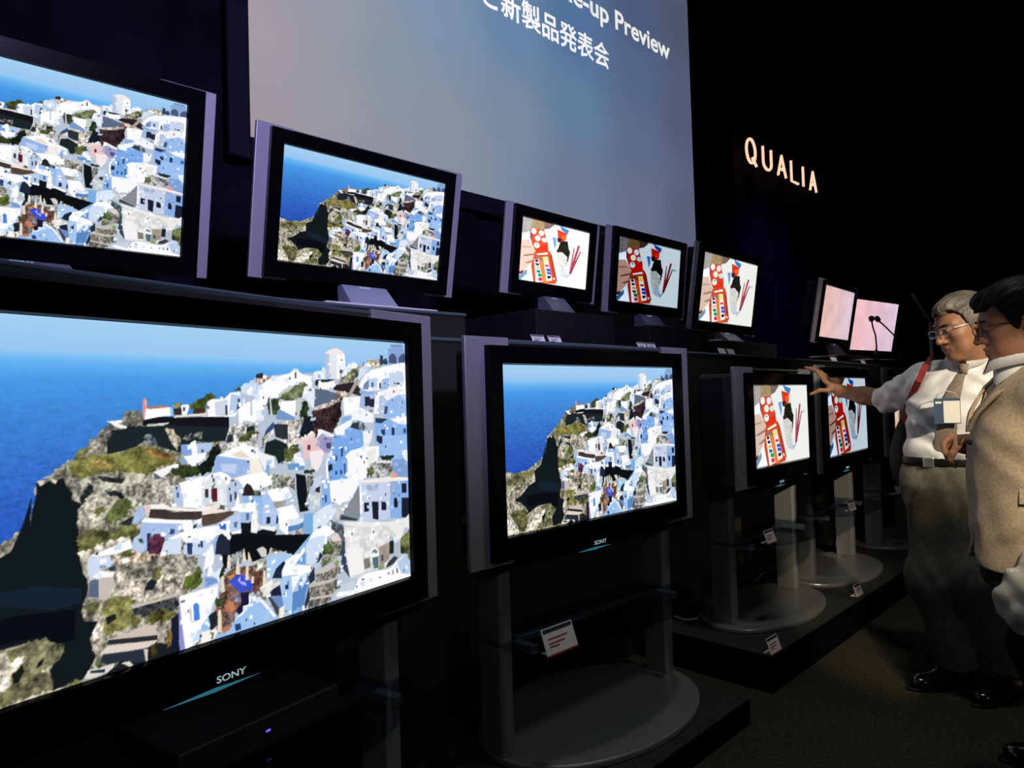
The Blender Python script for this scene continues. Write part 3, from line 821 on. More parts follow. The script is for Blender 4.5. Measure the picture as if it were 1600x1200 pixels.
# ------------------------------------------------------------------ the hall
def quad(name, pts, m):
    b = MB(); b.add(pts, [tuple(range(len(pts)))]); return struct(b.build(name, m))
X0, X1, Y0, Y1, ZC = -4.5, 15.0, -7.0, 3.98, 6.4
b = MB(); b.box(X0, X1, Y0, Y1, -.1, 0); struct(b.build('floor', M['carpet']))
b = MB(); b.box(X0, X1, Y0, Y1, ZC, ZC + .1); struct(b.build('ceiling', M['ceil']))
b = MB()                                     # the drape hangs in soft folds
n = 260; xs = np.linspace(X0, X1, n); ys = 3.88 + .035 * np.sin(xs * 9.0) + .02 * np.sin(xs * 23.0 + 1.3)
b.add([(x, y, 0) for x, y in zip(xs, ys)] + [(x, y, ZC) for x, y in zip(xs, ys)], [(i, i + 1, n + i + 1, n + i) for i in range(n - 1)])
struct(b.build('wall_back', M['wall'], smooth=True))
b = MB(); b.box(X0, X1, Y0 - .1, Y0, 0, ZC); struct(b.build('wall_front', M['wall']))
b = MB(); b.box(X0 - .1, X0, Y0, Y1, 0, ZC); struct(b.build('wall_left', M['wall']))
b = MB(); b.box(X1, X1 + .1, Y0, Y1, 0, ZC); struct(b.build('wall_right', M['wall']))

# ------------------------------------------------------------------ risers and platforms
def riser(name, label, cat, poly, z0, z1, lip=True, front=None):
    t = empty(name, (0, 0, z0)); tag(t, label, cat)
    b = MB(); b.prism(poly, 0, z1 - z0, lambda p, q, s: (p, q, s)); b.build('body', M['riserback'], t)
    b = MB(); b.prism(poly, z1 - z0, z1 - z0 + .012, lambda p, q, s: (p, q, s)); b.build('top', M['riser'], t)
    if lip:
        b = MB(); fr = front
        b.tube([(p, q - .004, z1 - z0 + .008) for p, q in fr], .007, 6); b.build('glass_lip', M['glassedge'], t)
    return t
L1 = [(-1.6, 1.87), (-.4, 2.07), (.5, 2.30), (1.2, 2.465), (1.6, 2.475), (2.12, 2.45)]
riser('tiered_riser', 'raised black riser with glass lip under the two village televisions at upper left', 'riser', L1 + [(2.12, 3.55), (-1.6, 3.55)], 0, EYE + .405, front=L1)
L2 = [(1.15, 2.0), (1.6, 1.99), (2.3, 1.955), (3.75, 2.0), (5.6, 2.08), (6.9, 2.20), (9.6, 2.45)]
riser('tiered_riser', 'long low black riser carrying the paint box televisions under the big screen', 'riser', L2 + [(9.6, 3.55), (2.14, 3.55), (2.14, 2.43), (1.15, 2.36)], 0, EYE + .23, front=L2)
def plinth(label, x0, x1, y0, y1, z0, z1):
    b = MB(); b.box(x0, x1, y0, y1, 0, z1 - z0); o = b.build('plinth', M['riser'], bevel=.004); o.location = (0, 0, z0); tag(o, label, 'plinth', 'plinths on the long riser'); return o
ZR2 = EYE + .245
def platform(label, poly, z, group):
    t = empty('floor_platform', (0, 0, 0)); tag(t, label, 'platform', group)
    b = MB(); b.prism(poly, 0, z - .006, lambda p, q, s: (p, q, s)); b.build('skirt', M['platform_side'], t)
    b = MB(); b.prism(poly, z - .006, z, lambda p, q, s: (p, q, s)); b.build('top', M['platform'], t)
ZP2, ZP3 = EYE - 1.108, EYE - 1.05
platform('low dark platform under the village floor televisions, corner at bottom centre', [(-.9, .72), (.9, 1.22), (2.40, 1.245), (2.42, 1.94), (1.2, 1.96), (.5, 2.2), (-1.2, 1.75)], ZP2, None)
platform('taller dark platform under the paint box floor televisions beside the walkway', [(2.69, 1.295), (9.0, 1.40), (9.0, 2.0), (3.75, 1.96), (2.69, 1.93)], ZP3, None)

# ------------------------------------------------------------------ televisions
def sony():
    """four slab letters of the lit name plate, cap height 1"""
    v, f = text_mesh('SONY', .018); v[:, :2] -= v[:, :2].min(0); h = v[:, 1].max(); v = v / h
    v[:, 0] *= 1.32
    out = [v.copy()]; fs = list(f)
    return v, f
SONY_V, SONY_F = sony()
def tv(name_label, cat_group, w, cx, cy, cz, yaw, tilt, pic, kind, O, ct=.075, cb=.08, X1=.045, depth=.1, rear=None,
       base=None, zfloor=0.0, postoff=.44, posty=.09, ba=.6, bb=.22, logo=True, loc_u=0.0, frame=None, shelf=True, aspect=9 / 16, margin=.058, plate=True, thin=1.0):
    """w: picture width; (cx,cy,cz): picture centre above the carpet; kind 'floor' or 'desk'"""
    h = w * aspect; a = math.radians(yaw); t = math.radians(tilt); ct_, st_ = math.cos(t), math.sin(t)
    root = empty('flat_panel_television', (cx, cy, zfloor), a); tag(root, name_label, 'television', cat_group)
    Z = cz - zfloor
    T = lambda u, d, v: (u, d * thin * ct_ - v * st_, v * ct_ + d * thin * st_ + Z)
    me = pic
    s = bpy.data.objects.new('screen', me); COL.objects.link(s); s.parent = root; s.location = (0, 0, Z); s.rotation_euler = (t, 0, 0); s.scale = (w, 1, w)
    # black bezel: a ring in front of the picture plane
    mo = margin; top, bot = margin, margin + .012
    bo = (-(w / 2 + mo), w / 2 + mo, -(h / 2 + bot), h / 2 + top); bi = (-w / 2, w / 2, -h / 2, h / 2)
    ring = lambda q: [(q[0], q[2]), (q[1], q[2]), (q[1], q[3]), (q[0], q[3])]
    b = MB(); vs = []
    for d, q in ((-.010, bo), (-.010, (bi[0] - .004, bi[1] + .004, bi[2] - .004, bi[3] + .004)), (.002, bi), (.014, bo), (.014, bi)):
        vs += [T(u, d, v) for u, v in ring(q)]
    fs = []
    for i in range(4):
        j = (i + 1) % 4
        fs += [(i, j, 4 + j, 4 + i), (4 + i, 4 + j, 8 + j, 8 + i), (12 + i, 12 + j, j, i), (16 + i, 16 + j, 12 + j, 12 + i), (8 + i, 8 + j, 16 + j, 16 + i)]
    b.add(vs, fs); b.build('bezel', M['black'], root)
    # silver brackets left and right, wrapping the corners
    VT, VB = h / 2 + ct, -(h / 2 + cb); xi = w / 2 + mo - .025; xr = w / 2 - X1
    Ol, Or = O if isinstance(O, tuple) else (O, O)
    sil = M[frame] if frame else M['silver']
    for sg in (-1, 1):
        O = Or if sg > 0 else Ol
        poly = [(O, VT), (xr, VT), (xr, VT - .035), (xi, VT - .035), (xi, VB + .035), (xr, VB + .035), (xr, VB), (O, VB)]
        poly = [(sg * p, q) for p, q in poly]
        b = MB(); b.prism(poly, .012, .028, lambda p, q, d: T(p, d, q)); b.build('side_frame', sil, root, bevel=.003)
    # clear panel that shows above and below the bezel
    lo = -(h / 2 + (cb + .02 if kind == 'floor' else cb - .005))
    b = MB(); b.box(-xr - .02, xr + .02, .016, .022, h / 2 + ct - .012, h / 2 + ct - .004, T); b.build('glass_top_strip', M['glassedge'], root)
    b = MB(); b.box(-(w / 2 + mo), w / 2 + mo, .015, .024, lo, -(h / 2 + bot) + .01, T)
    b.build('lower_glass', M['black'] if kind == 'floor' else M['glass'], root)
    # rear cabinet
    rl, rw, rt, rb = rear if rear else (O - .06, O - .06, VT - .03, VB + .04)
    b = MB(); b.box(-rl, rw, .026, .026 + depth, rb, rt, T); b.build('rear_cabinet', M['matte'], root, bevel=.018)
    # lettering
    def letters(u0, v0, hh, d, m):
        wv = SONY_V[:, 0].max() * hh
        b = MB(); b.add([T(u0 + p[0] * hh - wv / 2, d, v0 + p[1] * hh) for p in SONY_V], SONY_F); return b.build('logo', m, root)
    if kind == 'floor':
        hh = .0140 * (1 if w > .9 else .85); v0 = -(h / 2 + cb + .010)
        letters(loc_u, v0, hh, .0135, M['logo'])
        b = MB(); n = 12
        for k in range(n):                     # the thin lit line below the name, tapering at both ends
            u0 = loc_u - .13 * w + .19 * w * k / n; u1 = loc_u - .13 * w + .19 * w * (k + 1) / n
            g = lambda u: .0045 * max(.06, 1 - abs((u - loc_u + .035 * w) / (.098 * w)))
            q = [T(u0, .0138, v0 - .011 - g(u0)), T(u1, .0138, v0 - .011 - g(u1)), T(u1, .0138, v0 - .011 + g(u1)), T(u0, .0138, v0 - .011 + g(u0))]
            b.add(q, [(0, 1, 2, 3)])
        b.build('logo_light', M['glow'], root)
        # stand: two blade posts on an oval plate, glass shelf between them on a tube
        for sg in (-1, 1):
            x = sg * postoff; pw = .027
            poly = [(x - pw, posty - .045), (x - pw * .5, posty - .055), (x + pw * .5, posty - .055), (x + pw, posty - .045), (x + pw, posty + .05), (x - pw, posty + .05)]
            b = MB(); b.prism(poly, .022, Z - h / 2 + .04, lambda p, q, s: (p, q, s)); b.build('post', M['stand'], root, bevel=.004)
        b = MB(); ring_ = [(ba * math.cos(k / 64 * 2 * math.pi), posty - .02 + bb * math.sin(k / 64 * 2 * math.pi)) for k in range(64)]
        b.prism(ring_, .0, .022, lambda p, q, s: (p, q, s)); b.build('stand_base', M['stand'], root, bevel=.006)
        if shelf:
            zs = shelf
            b = MB(); b.tube([(-postoff + .03, posty, zs), (postoff - .03, posty, zs)], .014, 10); b.build('shelf_rail', M['silver'], root, smooth=True)
            for sg in (-1, 1):
                x = sg * (postoff - .055)
                b = MB(); b.box(x - .016, x + .016, posty - .12, posty + .03, zs - .012, zs + .014); b.build('shelf_clamp', M['silver'], root, bevel=.004)
            sa, sb = postoff + .03, .34
            D = [(-sa, posty + .05), (-sa, posty - .05)] + [(-sa * math.cos(k / 24 * math.pi), posty - .05 - (sb - .1) * math.sin(k / 24 * math.pi)) for k in range(1, 24)] + [(sa, posty - .05), (sa, posty + .05)]
            b = MB(); b.prism(D, zs + .015, zs + .025, lambda p, q, s: (p, q, s)); b.build('glass_shelf', M['shelfglass'], root)
    else:
        # desk foot: slanted name plate and a flat slab
        bw, by0, by1 = base if base else (.28, -.10, .16)
        v1 = -(h / 2 + bot - .004); pw = .115 * (w / .82) ** .7; lean = .0
        if plate:
            zt = T(0, 0, v1)
            P = [T(-pw, -.004, v1), T(pw, -.004, v1), (pw * 1.06, -.055, .012), (-pw * 1.06, -.055, .012)]
            Q = [T(-pw, .03, v1), T(pw, .03, v1), (pw * 1.06, .06, .012), (-pw * 1.06, .06, .012)]
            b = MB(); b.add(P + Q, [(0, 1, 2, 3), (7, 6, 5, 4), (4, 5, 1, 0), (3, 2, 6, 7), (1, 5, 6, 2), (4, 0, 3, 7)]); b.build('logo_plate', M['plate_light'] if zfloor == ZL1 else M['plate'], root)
            if logo:
                P = [np.array(p) for p in P]; hh = .013 * (w / .82) ** .5; wv = SONY_V[:, 0].max() * hh
                e1 = (P[1] - P[0]) / np.linalg.norm(P[1] - P[0]); e2 = (P[0] - P[3]); Lh = np.linalg.norm(e2); e2 /= Lh; nn = np.cross(e1, e2)
                o0 = (P[0] + P[1]) / 2 - e2 * (.012 + hh) - e1 * wv / 2 + nn * .0012
                b = MB(); b.add([o0 + e1 * p[0] * hh + e2 * p[1] * hh for p in SONY_V], SONY_F); b.build('logo', M['logo_desk'], root)
        b = MB(); b.box(-bw, bw, by0, by1, 0, .014); b.build('foot', M['edge'] if w > .7 else sil, root, bevel=.003)
    return root, T

G1, G2 = 'televisions in the lower row', 'televisions on the risers'
PI = math.pi
# lower row
b1, T1 = tv('largest television at lower left showing the white cliff village', G1, 1.107, .564, 1.428, EYE - .145, 10.8, 0, ME_VILLAGE, 'floor', .676,
   ct=.085, cb=.085, X1=.106, zfloor=ZP2, postoff=.52, ba=.56, bb=.33, depth=.11, shelf=.36, loc_u=.03)
b2, T2 = tv('floor television on an oval silver base showing the whole cliff village', G1, .93, 1.931, 1.526, EYE - .146, -.6, 0, ME_VILLAGE, 'floor', .600,
   ct=.085, cb=.088, zfloor=ZP2, postoff=.44, ba=.475, bb=.315, depth=.11, shelf=.345)
b3, T3 = tv('floor television with deep black back showing the bright paint box, left of the pointing hand', G1, .658, 3.284, 1.479, EYE - .144, 2.3, 0, ME_PAINT, 'floor', (.479, .425),
   ct=.085, cb=.088, zfloor=ZP3, postoff=.365, posty=.15, ba=.45, bb=.256, depth=.14, shelf=.36, rear=(.52, .40, .24, -.27))
b4, T4 = tv('floor television showing a darker paint box, partly behind the outstretched forearm', G1, .762, 4.237, 1.516, EYE - .134, 4.0, 0, ME_DIM, 'floor', (.495, .530),
   ct=.07, cb=.085, zfloor=ZP3, postoff=.37, posty=.15, ba=.45, bb=.26, depth=.16, shelf=.36, rear=(.46, .52, .25, -.29))
b5, T5 = tv('floor television mostly hidden behind the white shirt sleeve, brown picture at its left edge', G1, .762, 5.40, 1.53, EYE - .13, 3.0, 0, ME_PORT, 'floor', .530,
   ct=.07, cb=.085, zfloor=ZP3, postoff=.37, posty=.15, ba=.46, bb=.26, depth=.16, shelf=.36, rear=(.52, .52, .25, -.29))
# upper row
ZL1 = EYE + .420
tv('television at upper left on the raised riser, cut by the picture edge, village close up', G2, .93, .43, 2.539, EYE + .811, -1.4, 11.4, ME_VILLAGE, 'desk', .567, ct=.066, cb=.07, X1=.085, zfloor=ZL1, base=(.30, -.08, .2), depth=.1)
tv('television with wide lilac frame showing the village, in front of the big screen corner', G2, .82, 1.72, 2.628, EYE + .836, -.7, 10.5, ME_VILLAGE, 'desk', .522, ct=.071, cb=.08, X1=.048, zfloor=ZL1, base=(.285, -.12, .16), depth=.1)
plinth('black plinth under the smallest paint box television', 2.55, 3.20, 2.40, 2.95, ZR2, EYE + .47)
tv('smallest television showing the bright paint box, leftmost of three in the upper row', G2, .576, 2.869, 2.537, EYE + .805, 1.8, 7.9, ME_BRIGHT, 'desk', .397, ct=.066, cb=.08, zfloor=EYE + .47, base=(.22, -.06, .16), depth=.09)
plinth('black plinth under the middle, dimmer paint box television', 3.55, 4.25, 2.40, 2.98, ZR2, EYE + .445)
tv('television showing the dimmer paint box, middle of three in the upper row', G2, .708, 3.893, 2.615, EYE + .822, -.2, 6.4, ME_DIM, 'desk', .464, ct=.06, cb=.08, zfloor=EYE + .445, base=(.225, -.08, .16), depth=.1)
plinth('black plinth under the rightmost paint box television', 4.46, 5.28, 2.40, 2.98, ZR2, EYE + .39)
tv('television showing the paint box, rightmost of three in the upper row', G2, .86, 4.872, 2.567, EYE + .789, 1.4, 8.7, ME_PAINT, 'desk', .535, ct=.065, cb=.078, zfloor=EYE + .39, base=(.37, -.07, .16), depth=.1)
M['greyframe'] = mat('dark_grey_frame', (.30, .30, .33), .5, noise=(8, .1))
plinth('black plinth under the television with the peach screen', 7.05, 8.1, 2.48, 3.1, ZR2, EYE + .36)
tv('television with blank peach screen and thick grey side, left of the microphones', G2, .91, 7.536, 2.762, EYE + .823, 2.6, 10.2, ME_PEACH, 'desk', .60, ct=.06, cb=.07, zfloor=EYE + .36, base=(.4, -.05, .16), depth=.14, frame='greyframe', margin=.045)
plinth('black plinth under the television with the pink screen', 6.95, 7.85, 2.25, 2.46, ZR2, EYE + .30)
tv('television with blank pink screen, behind two gooseneck microphones', G2, .86, 7.41, 2.36, EYE + .645, -7.3, 11.1, ME_PINK, 'desk', .445, ct=.016, cb=.03, zfloor=EYE + .30, base=(.3, -.06, .1), depth=.07, frame='black', margin=.012, plate=False, thin=.3, rear=(.12, .38, .15, -.2))

def small(parent, name, loc, size, m):
    b = MB(); b.box(-size[0], size[0], -size[1], size[1], -size[2], size[2]); o = b.build(name, m, parent); o.location = loc; return o
zr = ZP2 + .36 + .026
pl = on_z(421, 1142, zr + .03); a1 = math.radians(10.8)
rc = empty('media_receiver', (pl[0] - math.sin(a1) * .13, pl[1] + math.cos(a1) * .13, zr), a1); tag(rc, 'black receiver box with a blue light on the glass shelf under the largest television', 'receiver')
b = MB(); b.box(-.20, .20, -.125, .12, 0, .06); b.build('case', M['matte'], rc, bevel=.004)
small(rc, 'status_light', (0, -.1265, .03), (.005, .001, .002), M['led'])
small(b2, 'side_jack', T2(-.57, .06, -.2), (.01, .012, .012), M['brass'])

# ------------------------------------------------------------------ label cards
def card(label, group, loc, yaw, w=.11, h=.06, lean=20, red=True, lines=True, lilac=False):
    t = empty('label_card', loc, math.radians(yaw)); tag(t, label, 'card', group)
    a = math.radians(lean); T = lambda u, d, v: (u, d * math.cos(a) + v * math.sin(a), v * math.cos(a) - d * math.sin(a) + .0005)
    b = MB(); b.box(-w / 2, w / 2, 0, .002, 0, h, T); b.build('card', M['card'], t)
    b = MB(); b.box(-w * .4, w * .4, .001, .03, .0, .002, lambda u, d, v: (u, d + .01, v)); b.build('prop', M['card'], t)
    if lines:
        b = MB(); b.box(-w * .46, w * .46, -.0006, 0, h * .82, h * .96, T); b.build('header_strip', M['cardblack'], t)
        b = MB()
        for k, (v, l) in enumerate(((.56, .62), (.40, .5), (.28, .3))): b.box(-w * .36, -w * .36 + w * l, -.0006, 0, h * v, h * (v + .06), T)
        b.build('fine_print', M['cardred'] if red else M['cardblack'], t)
    if red:
        b = MB(); b.box(-w / 2, w / 2, -.0006, 0, 0, h * .06, T); b.build('footer_strip', M['cardred'], t)
    return t
GC = 'label cards by the televisions'
zs2 = ZP2 + .345 + .026
card('white label card on the glass shelf of the second village television', GC, (1.535, 1.375, zs2), 0, .135, .078, 20)
card('white label card on the glass shelf under the bright paint box floor television', GC, (*on_y(1208, 861, 1.42)[:2], ZP3 + .386), 0, .09, .06)
card('white label card at the platform edge in front of the bright paint box floor television', GC, (*on_z(1214, 1020, ZP3)[:2], ZP3), 0, .095, .065)
card('white label card at the platform edge in front of the darker paint box floor television', GC, (*on_z(1345, 931, ZP3)[:2], ZP3), 0, .09, .06)
card('white label card on the glass shelf under the darker paint box floor television', GC, (*on_y(1335, 812, 1.45)[:2], ZP3 + .386), 0, .09, .06)
card('small white label card beside the left edge of the bent visitor\'s trousers', GC, (*on_y(1407, 786, 1.46)[:2], ZP3 + .386), 0, .085, .055)
for px, py, lab in ((844, 533, 'left card of the pair on the riser below the smallest paint box set'), (870, 535, 'right card of the pair on the riser below the smallest paint box set'),
                    (1006, 544, 'left card of the pair on the riser below the dimmer upper paint box'), (1021, 545, 'right card of the pair on the riser below the dimmer upper paint box'),
                    (1131, 553, 'left card of the pair below the rightmost upper paint box'), (1145, 554, 'right card of the pair below the rightmost upper paint box'),
                    (1305, 566, 'pale card on the riser edge below the peach screen'), (1351, 571, 'cream card on the riser edge below the pink screen')):
    p = on_y(px, py, 2.0)
    for _ in range(6):                        # slide back to the lip of the riser
        yl = np.interp(p[0], [q[0] for q in L2], [q[1] for q in L2]) + .03; p = on_y(px, py, yl)
    wd = {844: .078, 870: .078, 1006: .072, 1021: .072, 1131: .08, 1145: .08, 1305: .12, 1351: .10}[px]
    card('small ' + lab, 'label cards on the long riser', (p[0], p[1], EYE + .2425), 0, wd, .042, 25, red=False, lines=(px < 1100))

# ------------------------------------------------------------------ loose cables on the platforms
def cable(label, pts, r=.006):
    P = []; pts = [np.array(p, float) for p in pts]
    for i in range(len(pts) - 1):
        p0, p1, p2, p3 = pts[max(i - 1, 0)], pts[i], pts[i + 1], pts[min(i + 2, len(pts) - 1)]
        for s in np.linspace(0, 1, 8, endpoint=False):
            P.append(.5 * ((2 * p1) + (p2 - p0) * s + (2 * p0 - 5 * p1 + 4 * p2 - p3) * s * s + (3 * p1 - p0 - 3 * p2 + p3) * s ** 3))
    P.append(pts[-1]); b = MB(); b.tube(P, r, 8); tag(b.build('power_cable', M['cable'], smooth=True), label, 'cable', 'power cables behind the stands')
zc = ZP3 + .007
cable('pale grey cable curling behind the right post of the bright paint box stand', [(*on_z(1180, 908, zc)[:2], zc), (*on_z(1193, 899, zc)[:2], zc + .01), (*on_z(1212, 894, zc)[:2], zc + .01), (*on_z(1232, 896, zc)[:2], zc)])
cable('pale grey cable end lying between the two paint box floor stands', [(*on_z(1243, 896, zc)[:2], zc), (*on_z(1254, 894, zc)[:2], zc), (*on_z(1262, 890, zc)[:2], zc)], .005)
cable('pale grey cable looped behind the darker paint box stand', [(*on_z(1306, 858, zc)[:2], zc), (*on_z(1309, 845, zc)[:2], zc + .02), (*on_z(1318, 841, zc)[:2], zc)], .007)
cable('pale grey cable on the platform beside the second village stand', [(*on_z(1052, 962, zc)[:2], zc), (*on_z(1069, 968, zc)[:2], zc), (*on_z(1090, 966, zc)[:2], zc), (*on_z(1116, 957, zc)[:2], zc)], .006)

# ------------------------------------------------------------------ projection screen
YS = 3.78
scr = empty('projection_screen', (0, YS, 0)); tag(scr, 'giant grey-blue projection screen with white lettering hanging behind the televisions', 'projection screen')
sx0, sx1, sz0, sz1 = 1.707, 6.50, EYE + 1.545, EYE + 5.05
ctrl = [((400, 50), 'a59ba4'), ((400, 200), 'a0969f'), ((520, 20), '969aa6'), ((520, 150), '989aa4'), ((600, 100), '8894a4'), ((690, 20), '7c93b0'), ((700, 200), '8891a2'), ((600, 250), '8f90a0'), ((800, 50), '6585a8'), ((800, 180), '7a8b9f'),
        ((900, 50), '50709c'), ((900, 160), '5f7f9e'), ((900, 300), '6f7890'), ((1000, 30), '4a5a7c'), ((1000, 120), '52658a'), ((1000, 220), '5d6b88'), ((1000, 320), '6a6f8a'), ((1058, 40), '50546a'), ((1060, 180), '555a74'), ((1070, 340), '5b5f78')]
cuv = []
for (px, py), c in ctrl:
    p = on_y(px, py, YS); cuv.append((p[0], p[2], hexc(c)))
gx, gz = np.meshgrid(np.linspace(sx0, sx1, 60), np.linspace(sz1, sz0, 44))
num = 0; den = 0
for x, z, c in cuv:
    wgt = 1 / ((gx - x) ** 2 + (gz - z) ** 2 + .03) ** 1.5; num = num + wgt[..., None] * c; den = den + wgt
me = grid_mesh('projected_picture', num / den[..., None], (sz1 - sz0) / (sx1 - sx0)); me.materials.append(M['picture'])
o = bpy.data.objects.new('projected_picture', me); COL.objects.link(o); o.parent = scr
o.location = ((sx0 + sx1) / 2, 0, (sz0 + sz1) / 2); o.scale = (sx1 - sx0, 1, sx1 - sx0)
M['mask'] = mat('screen_border_cloth', (.008, .008, .018), .8, spec=.2)
b = MB(); e = .125
for q in ((sx0 - e, sx0, sz0 - e, sz1 + e), (sx1, sx1 + .03, sz0 - e, sz1 + e), (sx0, sx1, sz0 - e, sz0), (sx0, sx1, sz1, sz1 + e)): b.box(q[0], q[1], -.012, .03, q[2], q[3])
b.build('border', M['mask'], scr, bevel=.01)
b = MB(); b.box(sx0, sx1, .006, .012, sz0, sz1); b.build('backing', M['mask'], scr)
M['lettering'] = mat('projected_lettering', (.8, .8, .78), .8, emit=lin('e9eae6'), strength=1.0)
def screen_text(body, ref, x0, x1, z0, z1, bold, name, fat):
    """body set so that its ending ref spans x0..x1 with base line z0 and height z1 - z0"""
    v, f = text_mesh(body, bold); r, _ = text_mesh(ref, bold)
    rw = r[:, 0].max() - r[:, 0].min(); sx = (x1 - x0) / rw; sz = (z1 - z0) / (r[:, 1].max() - min(0, 0 if name == 'latin_title' else r[:, 1].min()))
    vmin = 0 if name == 'latin_title' else r[:, 1].min()
    off = x1 - v[:, 0].max() * sx
    b = MB()
    for k, (dx, dz) in enumerate([(0, 0)] if not fat else [(0, 0), (fat, 0), (-fat, 0), (0, fat), (0, -fat)]):      # heavier strokes
        b.add([((p[0] + dx) * sx + off, -.004 - .0004 * k, (p[1] + dz - vmin) * sz + z0) for p in v], f)
    b.build(name.replace('title', 'lettering'), M['lettering'], scr)
pa = on_y(961, 43, YS); pb = on_y(1045, 94.5, YS); pt = on_y(957, 12, YS)
xr_ = pb[0] + .02; zl0, zl1 = (pa[2] + pb[2]) / 2, pt[2] - .005
screen_text('Preview', 'Preview', pa[0], xr_, zl0, zl1, .022, 'latin_title', .0)
fw_ = text_mesh('Line-up Preview', .022)[0]; lw_ = text_mesh('Line-up', .022)[0]; pw_ = text_mesh('Preview', .022)[0]
sx_ = (xr_ - pa[0]) / (pw_[:, 0].max() - pw_[:, 0].min()); xe_ = xr_ - (fw_[:, 0].max() - lw_[:, 0].max()) * sx_
screen_text('Line-up', 'Line-up', xe_ - (lw_[:, 0].max() - lw_[:, 0].min()) * sx_, xe_, zl0, zl0 + (zl1 - zl0) * lw_[:, 1].max() / pw_[:, 1].max(), .022, 'latin_title', .0)
ja, jb = on_y(783, 20, YS), on_y(951, 90, YS)
screen_text('と新製品発表会', '新製品発表会', ja[0], jb[0], 3.0 + EYE, 3.222 + EYE, .004, 'japanese_title', .016)

# ------------------------------------------------------------------ lit wall sign
sg = empty('wall_sign', (0, 3.72, 0)); tag(sg, 'glowing pinkish-orange letters QUALIA on the dark wall right of the big screen', 'sign')
M['neon'] = mat('lit_letter', (.8, .6, .5), .5, emit=lin('ffc4a4'), strength=1.25)
SPEC = [('Q', 1167, 1182), ('U', 1193, 1205.5), ('A', 1216, 1228), ('L', 1237, 1247), ('I', 1254, 1257), ('A', 1266, 1275.5)]
zt, zb = EYE + 2.985, EYE + 2.725
def letter_paths(ch, x0, x1):
    w = x1 - x0; h = zt - zb; P = lambda u, v: (x0 + u * w, 0, zb + v * h)
    if ch == 'Q': return [[P(.45 + .45 * math.cos(k / 28 * 2 * PI), .5 + .54 * math.sin(k / 28 * 2 * PI)) for k in range(29)], [P(.58, .22), P(.98, -.10)]]
    if ch == 'U': return [[P(0, 1), P(0, .32)] + [P(.5 - .5 * math.cos(k / 12 * PI), .32 - .33 * math.sin(k / 12 * PI)) for k in range(1, 12)] + [P(1, .32), P(1, 1)]]
    if ch == 'A': return [[P(0, 0), P(.5, 1), P(1, 0)], [P(.2, .34), P(.8, .34)]]
    if ch == 'L': return [[P(0, 1), P(0, 0), P(1, 0)]]
    return [[P(.5, 1), P(.5, 0)]]
for ch, a0, a1 in SPEC:
    yl = 250 + (a0 - 1166) * .48
    xa, xb = on_y(a0, yl, 3.72)[0], on_y(a1, yl, 3.72)[0]
    b = MB()
    for pth in letter_paths(ch, xa, xb): b.tube(pth, .0165, 8)
    o = b.build('letter', M['neon'], sg, smooth=True)
    b = MB(); b.tube([((xa + xb) / 2, 0, zb + .0), ((xa + xb) / 2, .12, zb + .0)], .008, 6); b.build('standoff', M['matte'], o)

# ------------------------------------------------------------------ microphones and a little lectern on the riser
M['lectern'] = mat('dark_lectern', (.012, .012, .02), .35)
lx, ly, lz = 8.62, 2.66, ZR2
le = empty('tabletop_lectern', (lx, ly, lz), math.radians(-25)); tag(le, 'small dark slanted lectern on the riser right of the pink screen', 'lectern')
b = MB(); b.box(-.16, .16, -.10, .10, 0, .22); b.build('column', M['lectern'], le, bevel=.01)
Tl = lambda u, d, v: (u, d * .80 - v * .6, .34 + v * .80 + d * .6)
b = MB(); b.box(-.30, .30, -.22, .22, -.012, .012, Tl); b.build('slanted_top', M['lectern'], le, bevel=.004)
b = MB(); b.box(-.30, .30, -.235, -.215, -.012, .04, Tl); b.build('book_lip', M['lectern'], le)
M['mic'] = mat('black_microphone', (.004, .004, .004), .6)
ZPP = EYE + .302
def mic(label, base, pts, tip, y):
    o = np.array([base[0], base[1], ZPP])
    t = empty('gooseneck_microphone', tuple(o)); tag(t, label, 'microphone', 'gooseneck microphones before the pink screen')
    L = [on_y(px, py, yy) - o for px, py, yy in pts]
    b = MB(); b.tube([np.array([0, 0, .03])] + L, .0075, 8); b.build('gooseneck', M['mic'], t, smooth=True)
    a, c = on_y(*tip[0], y) - o, on_y(*tip[1], y) - o
    b = MB(); b.tube([a, a * .8 + c * .2, a * .3 + c * .7, c], [.012, .026, .024, .010], 10); b.build('capsule', M['mic'], t, smooth=True)
    b = MB(); b.tube([(0, 0, 0), (0, 0, .014)], .032, 14); b.build('foot', M['mic'], t)
    b = MB(); b.tube([(0, 0, .010), (0, 0, .10)], [.017, .013], 10); b.build('shank', M['mic'], t, smooth=True)
ym = 2.285
m1 = on_y(1369.5, 556, ym)
mic('black gooseneck microphone rising straight before the pink screen', m1, [(1369.5, 540, ym), (1368, 524, ym), (1364, 512, ym), (1362, 502, ym)], ((1361, 493.5), (1362, 503)), ym)
m2 = on_y(1407, 552, ym + .03)
mic('black gooseneck microphone leaning left across the pink screen', m2, [(1405, 534, ym + .02), (1396, 523, ym + .01), (1384, 511, ym), (1374, 502, ym)], ((1368.5, 496), (1374, 502)), ym)
